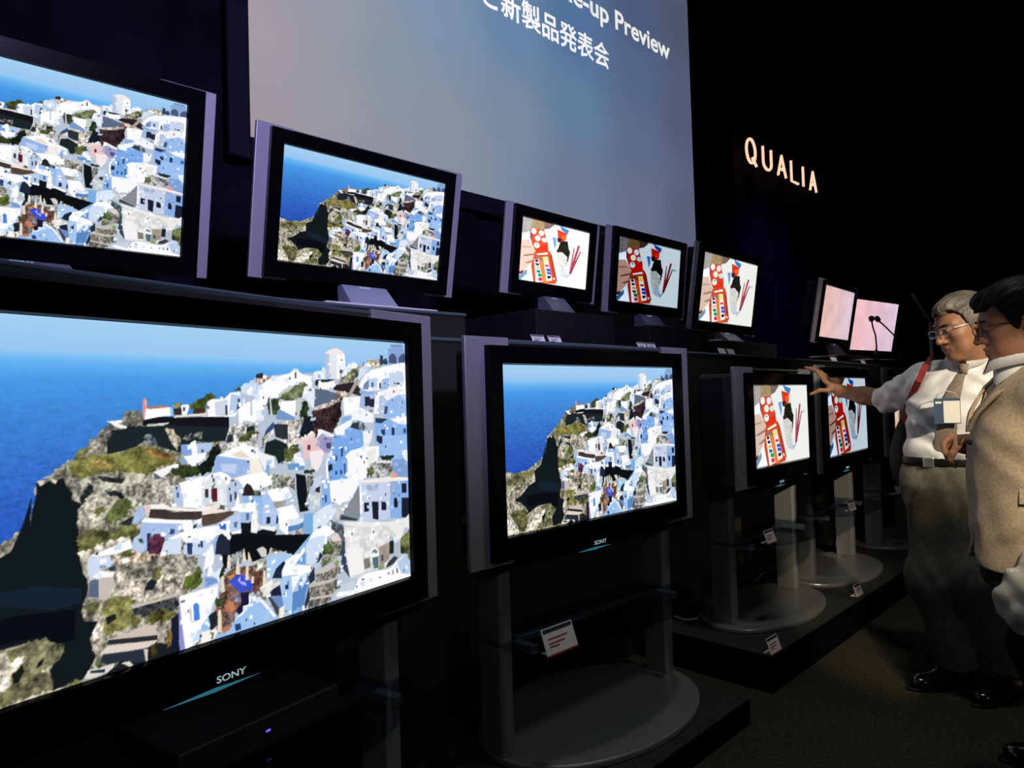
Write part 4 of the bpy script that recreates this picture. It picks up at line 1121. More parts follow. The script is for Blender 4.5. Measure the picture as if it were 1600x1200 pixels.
# thin boom stand behind the visitors
bt, bb_ = at(1425, 458, 3.95), at(1455, 503, 3.95)
st = empty('boom_stand', (bb_[0], bb_[1], 0)); tag(st, 'thin dark boom stand rising behind the grey-haired man', 'stand')
o0 = np.array([bb_[0], bb_[1], 0])
M['boom'] = mat('dark_boom_metal', (.05, .05, .055), .4, .3)
b = MB(); b.tube([bt - o0, bb_ - o0], .007, 8); b.build('boom', M['boom'], st, smooth=True)
b = MB(); b.tube([(0, 0, .02), (0, 0, bb_[2])], .012, 8); b.build('pole', M['boom'], st, smooth=True)
for k in range(3):
    w_ = 2 * PI * k / 3; b = MB(); b.tube([(0, 0, .12), (.13 * math.cos(w_), .13 * math.sin(w_), .01)], .009, 8); b.build('leg', M['boom'], st, smooth=True)

# ------------------------------------------------------------------ people
class Field:
    """a signed distance grid; shapes are blended in, then the zero surface becomes one mesh"""
    def __init__(s, lo, hi, h):
        s.lo = np.array(lo, float); s.h = h; s.n = np.ceil((np.array(hi) - s.lo) / h).astype(int) + 1
        s.v = np.full(s.n, .5, np.float32)
        s.ax = [s.lo[i] + h * np.arange(s.n[i]) for i in range(3)]
    def win(s, lo, hi):
        a = np.clip(np.floor((np.array(lo) - s.lo) / s.h).astype(int), 0, s.n); b = np.clip(np.ceil((np.array(hi) - s.lo) / s.h).astype(int) + 1, 0, s.n)
        sl = tuple(slice(a[i], b[i]) for i in range(3))
        return sl, s.ax[0][sl[0]][:, None, None], s.ax[1][sl[1]][None, :, None], s.ax[2][sl[2]][None, None, :]
    def mix(s, sl, d, k, op='add'):
        if s.v[sl].size == 0: return
        a = s.v[sl]; d = d.astype(np.float32)
        if op == 'add':
            if k > 0: hh = np.maximum(k - np.abs(a - d), 0) / k; s.v[sl] = np.minimum(a, d) - hh * hh * k * .25
            else: s.v[sl] = np.minimum(a, d)
        else:
            d = -d
            if k > 0: hh = np.maximum(k - np.abs(a - d), 0) / k; s.v[sl] = np.maximum(a, d) + hh * hh * k * .25
            else: s.v[sl] = np.maximum(a, d)
    def cap(s, a, b, ra, rb, k=.01, op='add'):
        a = np.array(a, float); b = np.array(b, float); m = max(ra, rb) + k + 2 * s.h
        sl, X, Y, Z = s.win(np.minimum(a, b) - m, np.maximum(a, b) + m)
        ab = b - a; L = ab @ ab + 1e-12
        t = np.clip(((X - a[0]) * ab[0] + (Y - a[1]) * ab[1] + (Z - a[2]) * ab[2]) / L, 0, 1)
        d = np.sqrt((X - a[0] - t * ab[0]) ** 2 + (Y - a[1] - t * ab[1]) ** 2 + (Z - a[2] - t * ab[2]) ** 2) - (ra + (rb - ra) * t)
        s.mix(sl, d, k, op); return s
    def path(s, pts, rs, k=.01, op='add'):
        for i in range(len(pts) - 1): s.cap(pts[i], pts[i + 1], rs[i], rs[i + 1], k, op)
        return s
    def ell(s, c, r, Mx=None, k=.01, op='add'):
        c = np.array(c, float); m = max(r) + k + 2 * s.h
        sl, X, Y, Z = s.win(c - m, c + m); Mx = np.eye(3) if Mx is None else Mx
        q = [(X - c[0]) * Mx[i][0] + (Y - c[1]) * Mx[i][1] + (Z - c[2]) * Mx[i][2] for i in range(3)]
        k0 = np.sqrt(sum((q[i] / r[i]) ** 2 for i in range(3))); k1 = np.sqrt(sum((q[i] / r[i] ** 2) ** 2 for i in range(3))) + 1e-9
        s.mix(sl, k0 * (k0 - 1) / k1, k, op); return s
    def loft(s, zs, cx, cy, rx, ry, yaw, k=.02, p=2.3, op='add', grow=0.0):
        zs = np.array(zs, float); o = np.argsort(zs); g = lambda a: np.array(a, float)[o]
        m = max(max(rx), max(ry)) + grow + .03
        sl, X, Y, Z = s.win((min(cx) - m, min(cy) - m, zs.min() - .02), (max(cx) + m, max(cy) + m, zs.max() + .02))
        I = lambda a: np.interp(Z, zs[o], g(a))
        dx = X - I(cx); dy = Y - I(cy); c_, s_ = math.cos(yaw), math.sin(yaw)
        u = dx * c_ + dy * s_; v = -dx * s_ + dy * c_; RX = I(rx) + grow; RY = I(ry) + grow
        k0 = ((np.abs(u) / RX) ** p + (np.abs(v) / RY) ** p) ** (1 / p)
        d = (k0 - 1) * np.minimum(RX, RY); d = np.maximum(d, np.maximum(Z - zs.max(), zs.min() - Z))
        s.mix(sl, d, k, op); return s
    def cut(s, pt, nrm):
        """remove everything on the side the normal points to"""
        X, Y, Z = s.ax[0][:, None, None], s.ax[1][None, :, None], s.ax[2][None, None, :]
        d = (X - pt[0]) * nrm[0] + (Y - pt[1]) * nrm[1] + (Z - pt[2]) * nrm[2]
        s.v = np.maximum(s.v, d.astype(np.float32)); return s
    def grids(s): return s.ax[0][:, None, None], s.ax[1][None, :, None], s.ax[2][None, None, :]
    def mesh(s):
        v = s.v; v[0] = v[-1] = .5; v[:, 0] = v[:, -1] = .5; v[:, :, 0] = v[:, :, -1] = .5
        ins = v < 0; n0, n1, n2 = v.shape
        cnt = np.zeros((n0 - 1, n1 - 1, n2 - 1), np.uint8)
        for i in (0, 1):
            for j in (0, 1):
                for k in (0, 1): cnt += ins[i:n0 - 1 + i, j:n1 - 1 + j, k:n2 - 1 + k]
        act = np.argwhere((cnt > 0) & (cnt < 8)); idx = np.full(cnt.shape, -1, np.int64); idx[tuple(act.T)] = np.arange(len(act))
        acc = np.zeros((len(act), 3)); num = np.zeros(len(act))
        C = [(i, j, k) for i in (0, 1) for j in (0, 1) for k in (0, 1)]
        for a in C:
            for ax in range(3):
                if a[ax]: continue
                b = list(a); b[ax] = 1
                va = v[tuple((act + a).T)]; vb = v[tuple((act + b).T)]
                x = (va < 0) != (vb < 0); t = np.where(x, va / (va - vb + 1e-12), 0)
                for d in range(3): acc[:, d] += np.where(x, a[d] + (t if d == ax else 0), 0)
                num += x
        P = s.lo + (act + acc / num[:, None]) * s.h
        F = []
        for ax in range(3):
            e = [0, 0, 0]; e[ax] = 1
            A = ins[:n0 - 1, :n1 - 1, :n2 - 1]; B = ins[e[0]:n0 - 1 + e[0], e[1]:n1 - 1 + e[1], e[2]:n2 - 1 + e[2]]
            c = np.argwhere(A != B); u, w = [(1, 2), (2, 0), (0, 1)][ax]; c = c[(c[:, u] > 0) & (c[:, w] > 0)]
            flip = ~A[tuple(c.T)]
            du = np.eye(3, dtype=int)[u]; dw = np.eye(3, dtype=int)[w]
            q = np.stack([idx[tuple(c.T)], idx[tuple((c - du).T)], idx[tuple((c - du - dw).T)], idx[tuple((c - dw).T)]], -1)
            q[flip] = q[flip][:, ::-1]; F.append(q)
        F = np.concatenate(F); F = F[(F >= 0).all(1)]
        return P, F
    def build(s, name, m, parent, smooth_iter=2, paint_fn=None):
        P, F = s.mesh()
        for _ in range(smooth_iter):              # light Laplacian smoothing
            acc = np.zeros_like(P); n = np.zeros(len(P))
            for i in range(4):
                a, b = F[:, i], F[:, (i + 1) % 4]
                for d in range(3): acc[:, d] += np.bincount(a, P[b][:, d], len(P)) + np.bincount(b, P[a][:, d], len(P))
                n += np.bincount(a, minlength=len(P)) + np.bincount(b, minlength=len(P))
            P = P * .45 + .55 * acc / np.maximum(n, 1)[:, None]
        me = bpy.data.meshes.new(name); me.vertices.add(len(P)); me.vertices.foreach_set('co', P.astype(np.float32).ravel())
        me.loops.add(F.size); me.loops.foreach_set('vertex_index', F.ravel().astype(np.int32))
        me.polygons.add(len(F)); me.polygons.foreach_set('loop_start', np.arange(0, F.size, 4, dtype=np.int32))
        try: me.polygons.foreach_set('loop_total', np.full(len(F), 4, np.int32))
        except Exception: pass
        me.polygons.foreach_set('use_smooth', np.ones(len(F), bool))
        me.update(calc_edges=True); me.validate()
        for q in (m if isinstance(m, list) else [m]): me.materials.append(q)
        if paint_fn is not None:
            ctr = P[F].mean(1); me.polygons.foreach_set('material_index', paint_fn(ctr).astype(np.int32))
        o = bpy.data.objects.new(name, me); COL.objects.link(o); o.parent = parent; return o

RZ0 = math.atan2(-0.70112033, 0.71242219)         # person frames: x across the line of sight to them, y away along it, z up
RZ1 = RZ0 - math.atan((1490 - 800) / FPX); RZ2 = RZ0 - math.atan((1580 - 800) / FPX)
RZ = RZ1
def person(label, foot, px, rz):
    root = empty('person', (foot[0], foot[1], 0), rz); tag(root, label, 'person')
    c, s = math.cos(-rz), math.sin(-rz); th = RZ0 - rz; ea = np.array([-math.sin(rz), math.cos(rz)]); o = np.array([foot[0], foot[1], 0])
    def L(px, py, depth):
        d = ray(px, py); q = CAMPOS + d * (depth / math.cos(th) / (d[0] * ea[0] + d[1] * ea[1])) - o; return np.array([q[0] * c - q[1] * s, q[0] * s + q[1] * c, q[2]])
    return root, L
def unit(v): v = np.array(v, float); return v / np.linalg.norm(v)
def head_frame(F, roll=0.0):
    F = unit(F); up = np.array([0, 0, 1.]); Lf = unit(np.cross(up, F)); U = np.cross(F, Lf)
    c, s = math.cos(roll), math.sin(roll); return F, Lf * c + U * s, U * c - Lf * s
def add_head(fd, C, fr, neck, S=1.0, rneck=.056):
    F, Lf, U = fr; G = lambda f, l, u: C + S * (F * f + Lf * l + U * u); Mx = np.array([F, Lf, U]); R = lambda *r: [S * x for x in r]
    fd.ell(G(-.012, 0, .040), R(.098, .076, .084), Mx, .02)
    fd.ell(G(.034, 0, -.015), R(.060, .062, .088), Mx, .03)
    fd.ell(G(.028, 0, -.072), R(.056, .053, .046), Mx, .03)
    fd.ell(G(.072, 0, -.098), R(.022, .026, .020), Mx, .03)
    for sg in (-1, 1):
        fd.ell(G(.058, sg * .043, -.018), R(.026, .022, .022), Mx, .02)
        fd.ell(G(.050, sg * .040, -.062), R(.024, .018, .024), Mx, .025)
        fd.cap(G(.088, sg * .012, .026), G(.074, sg * .048, .028), S * .011, S * .009, .016)
    for sg in (-1, 1): fd.ell(G(.106, sg * .032, .008), R(.020, .017, .012), Mx, .012, 'sub')
    fd.path([G(.090, 0, .016), G(.104, 0, -.010), G(.115, 0, -.030)], [S * .008, S * .009, S * .0115], .012)
    for sg in (-1, 1):
        fd.ell(G(.100, sg * .0125, -.034), R(.011, .008, .008), Mx, .006)
        fd.ell(G(.0815, sg * .031, .007), R(.0125, .014, .0115), Mx, .004)
        fd.cap(G(.0935, sg * .020, .0125), G(.0885, sg * .043, .0105), S * .0035, S * .003, .004)
        fd.cap(G(.0925, sg * .020, .0015), G(.0880, sg * .042, .002), S * .0028, S * .0025, .004)
    fd.path([G(.088, -.022, -.064), G(.098, -.007, -.058), G(.098, .007, -.058), G(.088, .022, -.064)], [S * .003, S * .0045, S * .0045, S * .003], .008)
    fd.path([G(.088, -.020, -.068), G(.096, 0, -.073), G(.088, .020, -.068)], [S * .003, S * .0055, S * .003], .008)
    fd.path([G(.094, -.024, -.066), G(.104, 0, -.0652), G(.094, .024, -.066)], [S * .002, S * .0025, S * .002], .003, 'sub')
    for sg in (-1, 1):
        E_ = G(-.010, sg * .078, -.004); Mf = np.array([unit(F + Lf * sg * -.35), unit(Lf * sg + F * .35), U])
        fd.ell(E_, R(.021, .0085, .033), Mf, .006)
        fd.ell(E_ + S * (Lf * sg * .008 + F * .003 + U * .004), R(.010, .006, .018), Mf, .004, 'sub')
        fd.ell(G(-.004, sg * .076, -.032), R(.009, .007, .010), Mf, .005)
    a = G(-.022, 0, -.055); fd.path([a, a * .5 + neck * .5, neck], [rneck, rneck * .97, rneck * 1.08], .03)
    return G
def add_hair(fd, C, fr, S, line, grow, amp, part=0.0):
    F, Lf, U = fr; X, Y, Z = fd.grids()
    q = [((X - C[0]) * A[0] + (Y - C[1]) * A[1] + (Z - C[2]) * A[2]) / S for A in (F, Lf, U)]
    def e(c, r):
        w = [(q[i] - c[i]) / r[i] for i in range(3)]; k0 = np.sqrt(sum(x * x for x in w)); k1 = np.sqrt(sum((w[i] / r[i]) ** 2 for i in range(3))) + 1e-9
        return k0 * (k0 - 1) / k1
    g = grow
    d = np.minimum(e((-.012, 0, .042), (.098 + g, .077 + g * .75, .084 + g)), e((.020, part, .088), (.075 + g * .6, .058, .036 + g * .5)))
    strand = np.sin(q[1] * 300 + 60 * q[0] + 3 * np.sin(q[0] * 31 + q[2] * 20) + 2 * np.sin(q[2] * 47)) * .6 + np.sin(q[1] * 520 - 90 * q[0] + 4 * np.sin(q[0] * 40 + q[2] * 33)) * .4
    d = d + amp * strand
    side = np.abs(q[1])
    hl = np.interp(q[0], [p[0] for p in line], [p[1] for p in line])
    hl = hl + .010 * np.sin(q[1] * 130 + 1.0) * (q[0] > .03) + np.where(q[0] > .045, .05 * np.clip(side - .035, 0, 1) * -8 * .12, 0)
    d = np.maximum(d, (hl - q[2]) * .5)
    fd.v = np.minimum(fd.v, (d * S).astype(np.float32))
def wrinkle(fd, amp, fx, fy, fz, ph=0.0, mask=None):
    X, Y, Z = fd.grids()
    w = np.sin(X * fx[0] + Y * fx[1] + Z * fx[2] + 2.2 * np.sin(X * 17 + Z * 13 + ph) + 1.4 * np.sin(Y * 21 - Z * 9)) * .5
    w = w + np.sin(X * fy[0] + Y * fy[1] + Z * fy[2] + 2.0 * np.sin(Z * 19 - X * 11 + ph * 2)) * .35
    w = w + np.sin(X * fz[0] + Y * fz[1] + Z * fz[2] + 1.5 * np.sin(X * 31 + Y * 27)) * .25
    a = amp if mask is None else amp * mask(X, Y, Z)
    fd.v = (fd.v + a * w).astype(np.float32)
def finger(fd, pts, r0, r1, k=.004):
    n = len(pts); fd.path(pts, [r0 + (r1 - r0) * i / (n - 1) for i in range(n)], k)
def ring_loop(G, sg, w=.0245, h=.0155, f=.108, cx=.034, cu=.004, n=28):
    return [G(f - .030 * max(0, abs(cx + w * math.cos(a)) - .03), sg * (cx + w * math.cos(a)), cu + h * math.sin(a) * (1.0 if math.sin(a) < 0 else .85)) for a in np.linspace(0, 2 * PI, n)]
def glasses(root, G, rim, rr, f=.108):
    g = MB()
    for sg in (-1, 1): g.tube(ring_loop(G, sg, f=f), rr, 6, caps=False)
    g.tube([G(f + .001, -.009, .009), G(f + .004, 0, .012), G(f + .001, .009, .009)], rr, 6)
    for sg in (-1, 1): g.tube([G(f - .010, sg * .061, .010), G(f - .02, sg * .070, .011), G(.02, sg * .0785, .010), G(-.012, sg * .082, .012), G(-.024, sg * .082, -.006)], rr, 6)
    o = g.build('glasses', rim, root, smooth=True)
    l = MB()
    for sg in (-1, 1):
        p = ring_loop(G, sg, .0240, .0150, f=f)[:-1]; l.add(p + [G(f + .001, sg * .034, .004)], [(i, (i + 1) % len(p), len(p)) for i in range(len(p))])
    l.build('lenses', M['lens'], o, smooth=True)

M['skin'] = mat('weathered_skin', (.31, .15, .083), .5, noise=(30, .12), spec=.35)
M['skin2'] = mat('tanned_skin', (.31, .148, .082), .48, noise=(30, .12), spec=.35)
M['lip'] = mat('lips', (.23, .095, .062), .5); M['eyewhite'] = mat('eye_white', (.6, .58, .55), .3); M['iris'] = mat('dark_iris', (.02, .012, .01), .2)
M['greyhair'] = mat('grey_hair', (.105, .094, .078), .55, noise=(22, .35), spec=.4)
M['darkhair'] = mat('dark_hair', (.007, .0055, .004), .5, noise=(60, .5), spec=.13)
M['shirt'] = mat('white_cotton', (.74, .74, .73), .8, noise=(40, .04), spec=.2)
M['trouser'] = mat('grey_green_wool', (.105, .105, .078), .9, noise=(55, .2), spec=.1)
M['trouser2'] = mat('dark_wool', (.012, .012, .012), .9, noise=(55, .2), spec=.1)
M['jacket'] = mat('tan_tweed', (.43, .335, .225), .9, noise=(110, .16), bump=.15, spec=.1)
M['tie'] = mat('taupe_silk', (.22, .175, .13), .55, noise=(160, .3), spec=.4)
M['tie2'] = mat('dark_tie', (.03, .04, .04), .5, noise=(120, .6))
M['belt'] = mat('black_leather', (.006, .006, .006), .4, spec=.2); M['buckle'] = mat('steel_buckle', (.6, .58, .55), .25, .9)
M['shoe'] = mat('polished_black_shoe', (.010, .008, .007), .16, spec=.7); M['sock'] = mat('pale_sock', (.36, .27, .22), .9)
M['strap'] = mat('red_webbing', (.21, .014, .015), .7, noise=(60, .25)); M['bag'] = mat('black_bag_cloth', (.0025, .0025, .003), .8, noise=(20, .3))
M['badgeblue'] = mat('badge_blue', (.035, .075, .14), .5); M['badgewhite'] = mat('badge_white', (.78, .76, .66), .5); M['cord'] = mat('pale_cord', (.55, .5, .42), .7)
M['rim1'] = mat('silver_rim', (.7, .7, .72), .2, .9); M['rim2'] = mat('dark_rim', (.05, .045, .04), .25, .6); M['lens'] = glass_mat('spectacle_lens', (.95, .96, .98), .035)
M['plastic'] = mat('crumpled_pale_plastic', (.50, .47, .40), .3, noise=(14, .2), spec=.6)

def eyes(root, G, S):
    for sg in (-1, 1):
        e = MB(); e.ellipsoid(G(.0835, sg * .031, .0065), (.0112 * S,) * 3, 14, 9); o = e.build('eye', M['eyewhite'], root, smooth=True)
        e = MB(); e.ellipsoid(G(.0915, sg * .0315, .0045), (.0050 * S,) * 3, 12, 8); e.build('iris', M['iris'], o, smooth=True)
def skin_paint(G_axes, C, S):
    F, Lf, U = G_axes
    def fn(c):
        q = c - C; f, l, u = q @ F / S, q @ Lf / S, q @ U / S
        return ((f > .086) & (np.abs(l) < .023) & (u < -.055) & (u > -.079)).astype(int)
    return fn

# ---- grey-haired man in shirt sleeves, right arm stretched out to the televisions
foot1 = on_z(1500, 1066, 0)
p1, L = person('grey-haired man with glasses and red shoulder strap, white shirt, reaching out his right arm', foot1, 1490, RZ1)
C1 = L(1505, 511, 2.70); fr1 = head_frame((-.78, -.58, -.26), .05); S1 = 1.0
nk = L(1511, 572, 2.76)
def torso1(fd, grow, z0=None, z1=None, k=.02):
    rows = [(1477, 738, 2.78, .136, .110), (1477, 722, 2.78, .130, .105), (1481, 690, 2.78, .136, .112), (1488, 650, 2.77, .148, .118), (1496, 615, 2.77, .156, .112), (1502, 594, 2.77, .148, .095), (1508, 578, 2.77, .110, .075), (1510, 570, 2.77, .075, .062)]
    P = [L(a, b, c) for a, b, c, _, _ in rows]
    sel = [i for i in range(len(rows)) if (z0 is None or P[i][2] >= z0) and (z1 is None or P[i][2] <= z1)]
    fd.loft([P[i][2] for i in sel], [P[i][0] for i in sel], [P[i][1] for i in sel], [rows[i][3] for i in sel], [rows[i][4] for i in sel], YAW1, k, grow=grow)
    return rows, P
YAW1 = -.18                                     # chest almost square to the camera
rsh, rel, rwr = L(1450, 593, 2.82), L(1388, 623, 3.00), L(1313, 611, 3.09)
lsh, lel, lwr = L(1566, 600, 2.74), L(1584, 690, 2.74), L(1580, 770, 2.66)
hipR, knR, anR = L(1452, 765, 2.79), L(1457, 905, 2.77), L(1492, 1034, 2.82)
hipL, knL, anL = L(1506, 765, 2.76), L(1532, 900, 2.72), L(1578, 1040, 2.80)
lo1 = np.array([rwr[0] - .2, -.45, 0.0]); hi1 = np.array([lsh[0] + .2, .65, 1.66])
bd = Field(lo1, hi1, .0048)
torso1(bd, -.02)
bd.path([rsh, rel], [.05, .044], .03); bd.path([rel, rel * .5 + rwr * .5 + np.array([0, 0, -.004]), rwr], [.043, .040, .0265], .02)
bd.path([lsh, lel, lwr], [.05, .042, .027], .02)
for a, b_, c in ((hipR, knR, anR), (hipL, knL, anL)): bd.path([a, b_, c], [.075, .052, .036], .03)
# right hand: four fingers reaching up-left, thumb apart below them
wd = unit(rwr - L(1380, 621, 3.01)); pc = L(1303, 605, 3.11)
dep = np.array([.10, .99, .08]); dep = unit(dep)
hx = unit(L(1290, 592, 3.12) - L(1313, 611, 3.09)); hn = unit(np.cross(hx, dep)); dep = np.cross(hn, hx)
bd.ell(pc, (.046, .041, .017), np.array([hx, dep, hn]), .02)
bd.cap(rwr, pc, .0265, .022, .02)
for i, (o_, sc) in enumerate(((-.030, .95), (-.010, 1.05), (.011, 1.0), (.030, .82))):
    sh = dep * o_
    K = L(1294, 597, 3.12) + sh; A_ = L(1281, 581, 3.13) + sh * 1.15; B_ = L(1272, 576 + i, 3.13) + sh * 1.2; T_ = L(1263 + (i > 2) * 4, 574.5 + 1.5 * i, 3.12) + sh * 1.25
    A_ = K + (A_ - K) * sc; B_ = A_ + (B_ - L(1281, 581, 3.13) - sh * 1.2) * sc; T_ = B_ + (T_ - L(1272, 576 + i, 3.13) - sh * 1.25) * sc
    finger(bd, [pc + sh * .8, K, A_, B_, T_], .0105, .0072, .005)
th = -dep * .030
finger(bd, [pc + th * .9, L(1299, 611, 3.09) + th, L(1286, 611, 3.08) + th, L(1272, 617, 3.07) + th], .0135, .0082, .008)
G1_ = add_head(bd, C1, fr1, nk, S1, .054)
M1b = bd.build('body', [M['skin'], M['lip']], p1, 2, skin_paint(fr1, C1, S1)); eyes(p1, G1_, S1)
del bd
hf = Field(C1 - .19, C1 + .19, .0034)
add_hair(hf, C1, fr1, S1, [(-.12, -.085), (-.07, -.06), (-.03, .0), (.005, .012), (.022, -.012), (.034, .020), (.046, .062), (.070, .074), (.12, .076)], .013, .0026, .02)
hf.build('hair', M['greyhair'], p1, 1)
b = MB()
for sg_ in (-1, 1): b.tube([G1_(.0985, sg_ * .014, .0265), G1_(.0985, sg_ * .03, .030), G1_(.088, sg_ * .047, .027)], [.0022, .0034, .0016], 6)
b.build('eyebrows', M['darkhair'], p1, smooth=True)
glasses(p1, G1_, M['rim1'], .0015, f=.105)
# shirt
sh = Field(np.array([rel[0] - .12, -.4, .80]), np.array([lsh[0] + .14, .5, 1.36]), .0055)
rows1, TP1 = torso1(sh, .012, z0=L(1477, 724, 2.78)[2])
blouse = L(1455, 705, 2.76); sh.ell(L(1449, 702, 2.77), (.055, .085, .040), None, .05); sh.ell(L(1500, 700, 2.74), (.09, .09, .045), None, .05)
sh.path([L(1496, 590, 2.78), rsh], [.075, .066], .05); sh.path([rsh, rsh * .45 + rel * .55, rel + (rel - rsh) * .06], [.068, .066, .064], .03)
sh.path([L(1522, 590, 2.77), lsh], [.075, .066], .05); sh.path([lsh, lel * .8 + lsh * .2], [.068, .066], .03)
wrinkle(sh, .0072, (38, 20, 60), (-52, 30, 46), (85, 60, -70), .6)
an = unit(rel - rsh)
X, Y, Z = sh.grids(); e0 = rel + an * .035
dd = (X - e0[0]) * an[0] + (Y - e0[1]) * an[1] + (Z - e0[2]) * an[2]
sh.v = np.maximum(sh.v, np.where(X < rsh[0] - .02, dd, -1).astype(np.float32))
sh.path([rel, rel + an * .3], [.050, .050], .004, 'sub')
X, Y, Z = sh.grids(); sh.v = np.maximum(sh.v, (L(1477, 715, 2.78)[2] - Z).astype(np.float32) + 0 * X.astype(np.float32) + 0 * Y.astype(np.float32))
sh.cap(nk + np.array([0, -.01, .005]), nk + np.array([-.02, -.02, .2]), .062, .062, .004, 'sub')
so = sh.build('shirt', M['shirt'], p1, 2)
def surf1(z, s, out=0.0, grow=.012):
    """a point on the front of the shirt: height z, s to the wearer's left"""
    zz = [p[2] for p in TP1]; I = lambda a: np.interp(z, zz, a)
    cx, cy, rx, ry = I([p[0] for p in TP1]), I([p[1] for p in TP1]), I([r[3] for r in rows1]) + grow, I([r[4] for r in rows1]) + grow
    d = -(max(0, 1 - (abs(s) / rx) ** 2.3)) ** (1 / 2.3) * ry - out
    c, n = math.cos(YAW1), math.sin(YAW1); return np.array([cx + s * c - d * n, cy + s * n + d * c, z])
# collar: two leaves standing round the neck with points in front
def collar(c, parent, tw):
  b = MB()
  ct, st = math.cos(tw), math.sin(tw); V = lambda x, y, z: c + np.array([x * ct - y * st, x * st + y * ct, z])
  for sg_ in (-1, 1):
    top, bot = [], []
    for k in range(11):
        a = k / 10; w_ = PI * (.5 - sg_ * (.05 + .90 * a)); cw, sw = math.cos(w_), math.sin(w_)
        top.append(V(.062 * cw, -.062 * sw - .004, .034 + .010 * a))
        e = (1 - a) ** 3; bot.append(V((.080 + .012 * e) * cw + sg_ * .0, -(.082 + .010 * e) * sw - .004, -.004 - .034 * e))
    n_ = len(top); vs = top + bot; bk = [p + np.array([0, 0, .004]) + (c - p) * np.array([.06, .06, 0]) for p in vs]
    b.add(vs + bk, [(i, i + 1, n_ + i + 1, n_ + i) for i in range(n_ - 1)] + [(2 * n_ + i + 1, 2 * n_ + i, 3 * n_ + i, 3 * n_ + i + 1) for i in range(n_ - 1)] + [(i + 1, i, 2 * n_ + i, 2 * n_ + i + 1) for i in range(n_ - 1)] + [(n_ + i, n_ + i + 1, 3 * n_ + i + 1, 3 * n_ + i) for i in range(n_ - 1)])
  return b.build('collar', M['shirt'], parent, smooth=True)
collar(nk + np.array([0, 0, .022]), so, YAW1)
# tie: knot and a widening blade over the shirt front
def tie_strip(surf, rows, m, parent, knot, kr):
    b = MB(); Lp, Rp = [], []
    for z, s0, w_, o_ in rows: Lp.append(surf(z, s0 - w_, o_)); Rp.append(surf(z, s0 + w_, o_))
    Mid = [surf(z, s0, o_ + .006) for z, s0, w_, o_ in rows]; n_ = len(rows)
    b.add(Lp + Mid + Rp, [(i, i + 1, n_ + i + 1, n_ + i) for i in range(n_ - 1)] + [(n_ + i, n_ + i + 1, 2 * n_ + i + 1, 2 * n_ + i) for i in range(n_ - 1)])
    bk = [p + np.array([0, .008, 0]) for p in Lp + Rp]
    b.add(bk, [(i + 1, i, n_ + i, n_ + i + 1) for i in range(n_ - 1)])
    e1 = unit(surf(rows[0][0], rows[0][1] + .01, 0) - surf(rows[0][0], rows[0][1] - .01, 0)); n1 = unit(np.cross(e1, [0, 0, 1])); K = []
    for z_, w_, d_ in ((.020, .017, .006), (.012, .021, .012), (-.012, .015, .013), (-.022, .012, .008)):
        K += [knot + e1 * w_ * a_ + n1 * d_ * b_ + np.array([0, 0, z_]) for a_, b_ in ((-1, -.6), (-.55, 1), (.55, 1), (1, -.6))]
    b.add(K, [(4 * i + j, 4 * i + (j + 1) % 4, 4 * i + 4 + (j + 1) % 4, 4 * i + 4 + j) for i in range(3) for j in range(4)] + [(3, 2, 1, 0), (12, 13, 14, 15)])
    return b.build('necktie', m, parent, smooth=True)
zt1 = [L(1500, y, 2.65)[2] for y in (584, 600, 625, 650, 680, 706)]
sx = [.010, .009, .008, .010, .014, .018]
tie_strip(surf1, [(z, s_, w_, .008) for z, s_, w_ in zip(zt1, sx, (.015, .022, .028, .032, .035, .038))], M['tie'], p1, surf1(L(1500, 578, 2.66)[2], .012, .004) + np.array([0, -.006, .004]), (.017, .012, .017))
# belt, trousers
bz = L(1477, 719, 2.78)[2]
bl = Field(np.array([TP1[1][0] - .25, TP1[1][1] - .22, bz - .05]), np.array([TP1[1][0] + .25, TP1[1][1] + .22, bz + .05]), .005)
bl.loft([bz - .018, bz + .018], [TP1[1][0]] * 2, [TP1[1][1]] * 2, [.149] * 2, [.126] * 2, YAW1, 0)
bo_ = bl.build('belt', M['belt'], p1, 1)
bp = np.array([TP1[1][0], TP1[1][1], bz]); s_ = L(1452, 719, 2.78)[0] - TP1[1][0]
yb = TP1[1][1] - .126 * math.sqrt(max(.05, 1 - (s_ / .149) ** 2)) + s_ * math.sin(YAW1) - .012
b = MB(); b.box(TP1[1][0] + s_ - .019, TP1[1][0] + s_ + .019, yb - .006, yb + .006, bz - .019, bz + .019); b.build('buckle', M['buckle'], bo_, bevel=.003)
tr = Field(np.array([hipR[0] - .26, -.42, .0]), np.array([anL[0] + .2, .36, bz + .02]), .0065)
tr.loft([bz - .24, bz - .17, bz - .10, bz - .05, bz - .012], [TP1[0][0] + .006] * 3 + [TP1[0][0] + .002, TP1[1][0]], [TP1[0][1]] * 5, [.03, .110, .146, .145, .138], [.02, .080, .120, .122, .115], YAW1, .05)
tr.path([hipR + np.array([.01, 0, .02]), knR, anR + np.array([0, 0, .012])], [.090, .080, .075], .09)
tr.path([hipL + np.array([-.01, 0, .02]), knL, anL + np.array([0, 0, .012])], [.090, .082, .076], .09)
wrinkle(tr, .0042, (60, 20, 14), (-34, 26, 22), (24, 60, -46), 2.0)
tr.cut((0, 0, .072), (0, 0, -1)); X, Y, Z = tr.grids(); tr.v = np.maximum(tr.v, (Z - (bz - .012)).astype(np.float32) + 0 * (X + Y).astype(np.float32))
for a in (anR, anL): tr.cap(a, a - np.array([0, 0, .3]), .062, .062, .004, 'sub')
tr.build('trousers', M['trouser'], p1, 2)
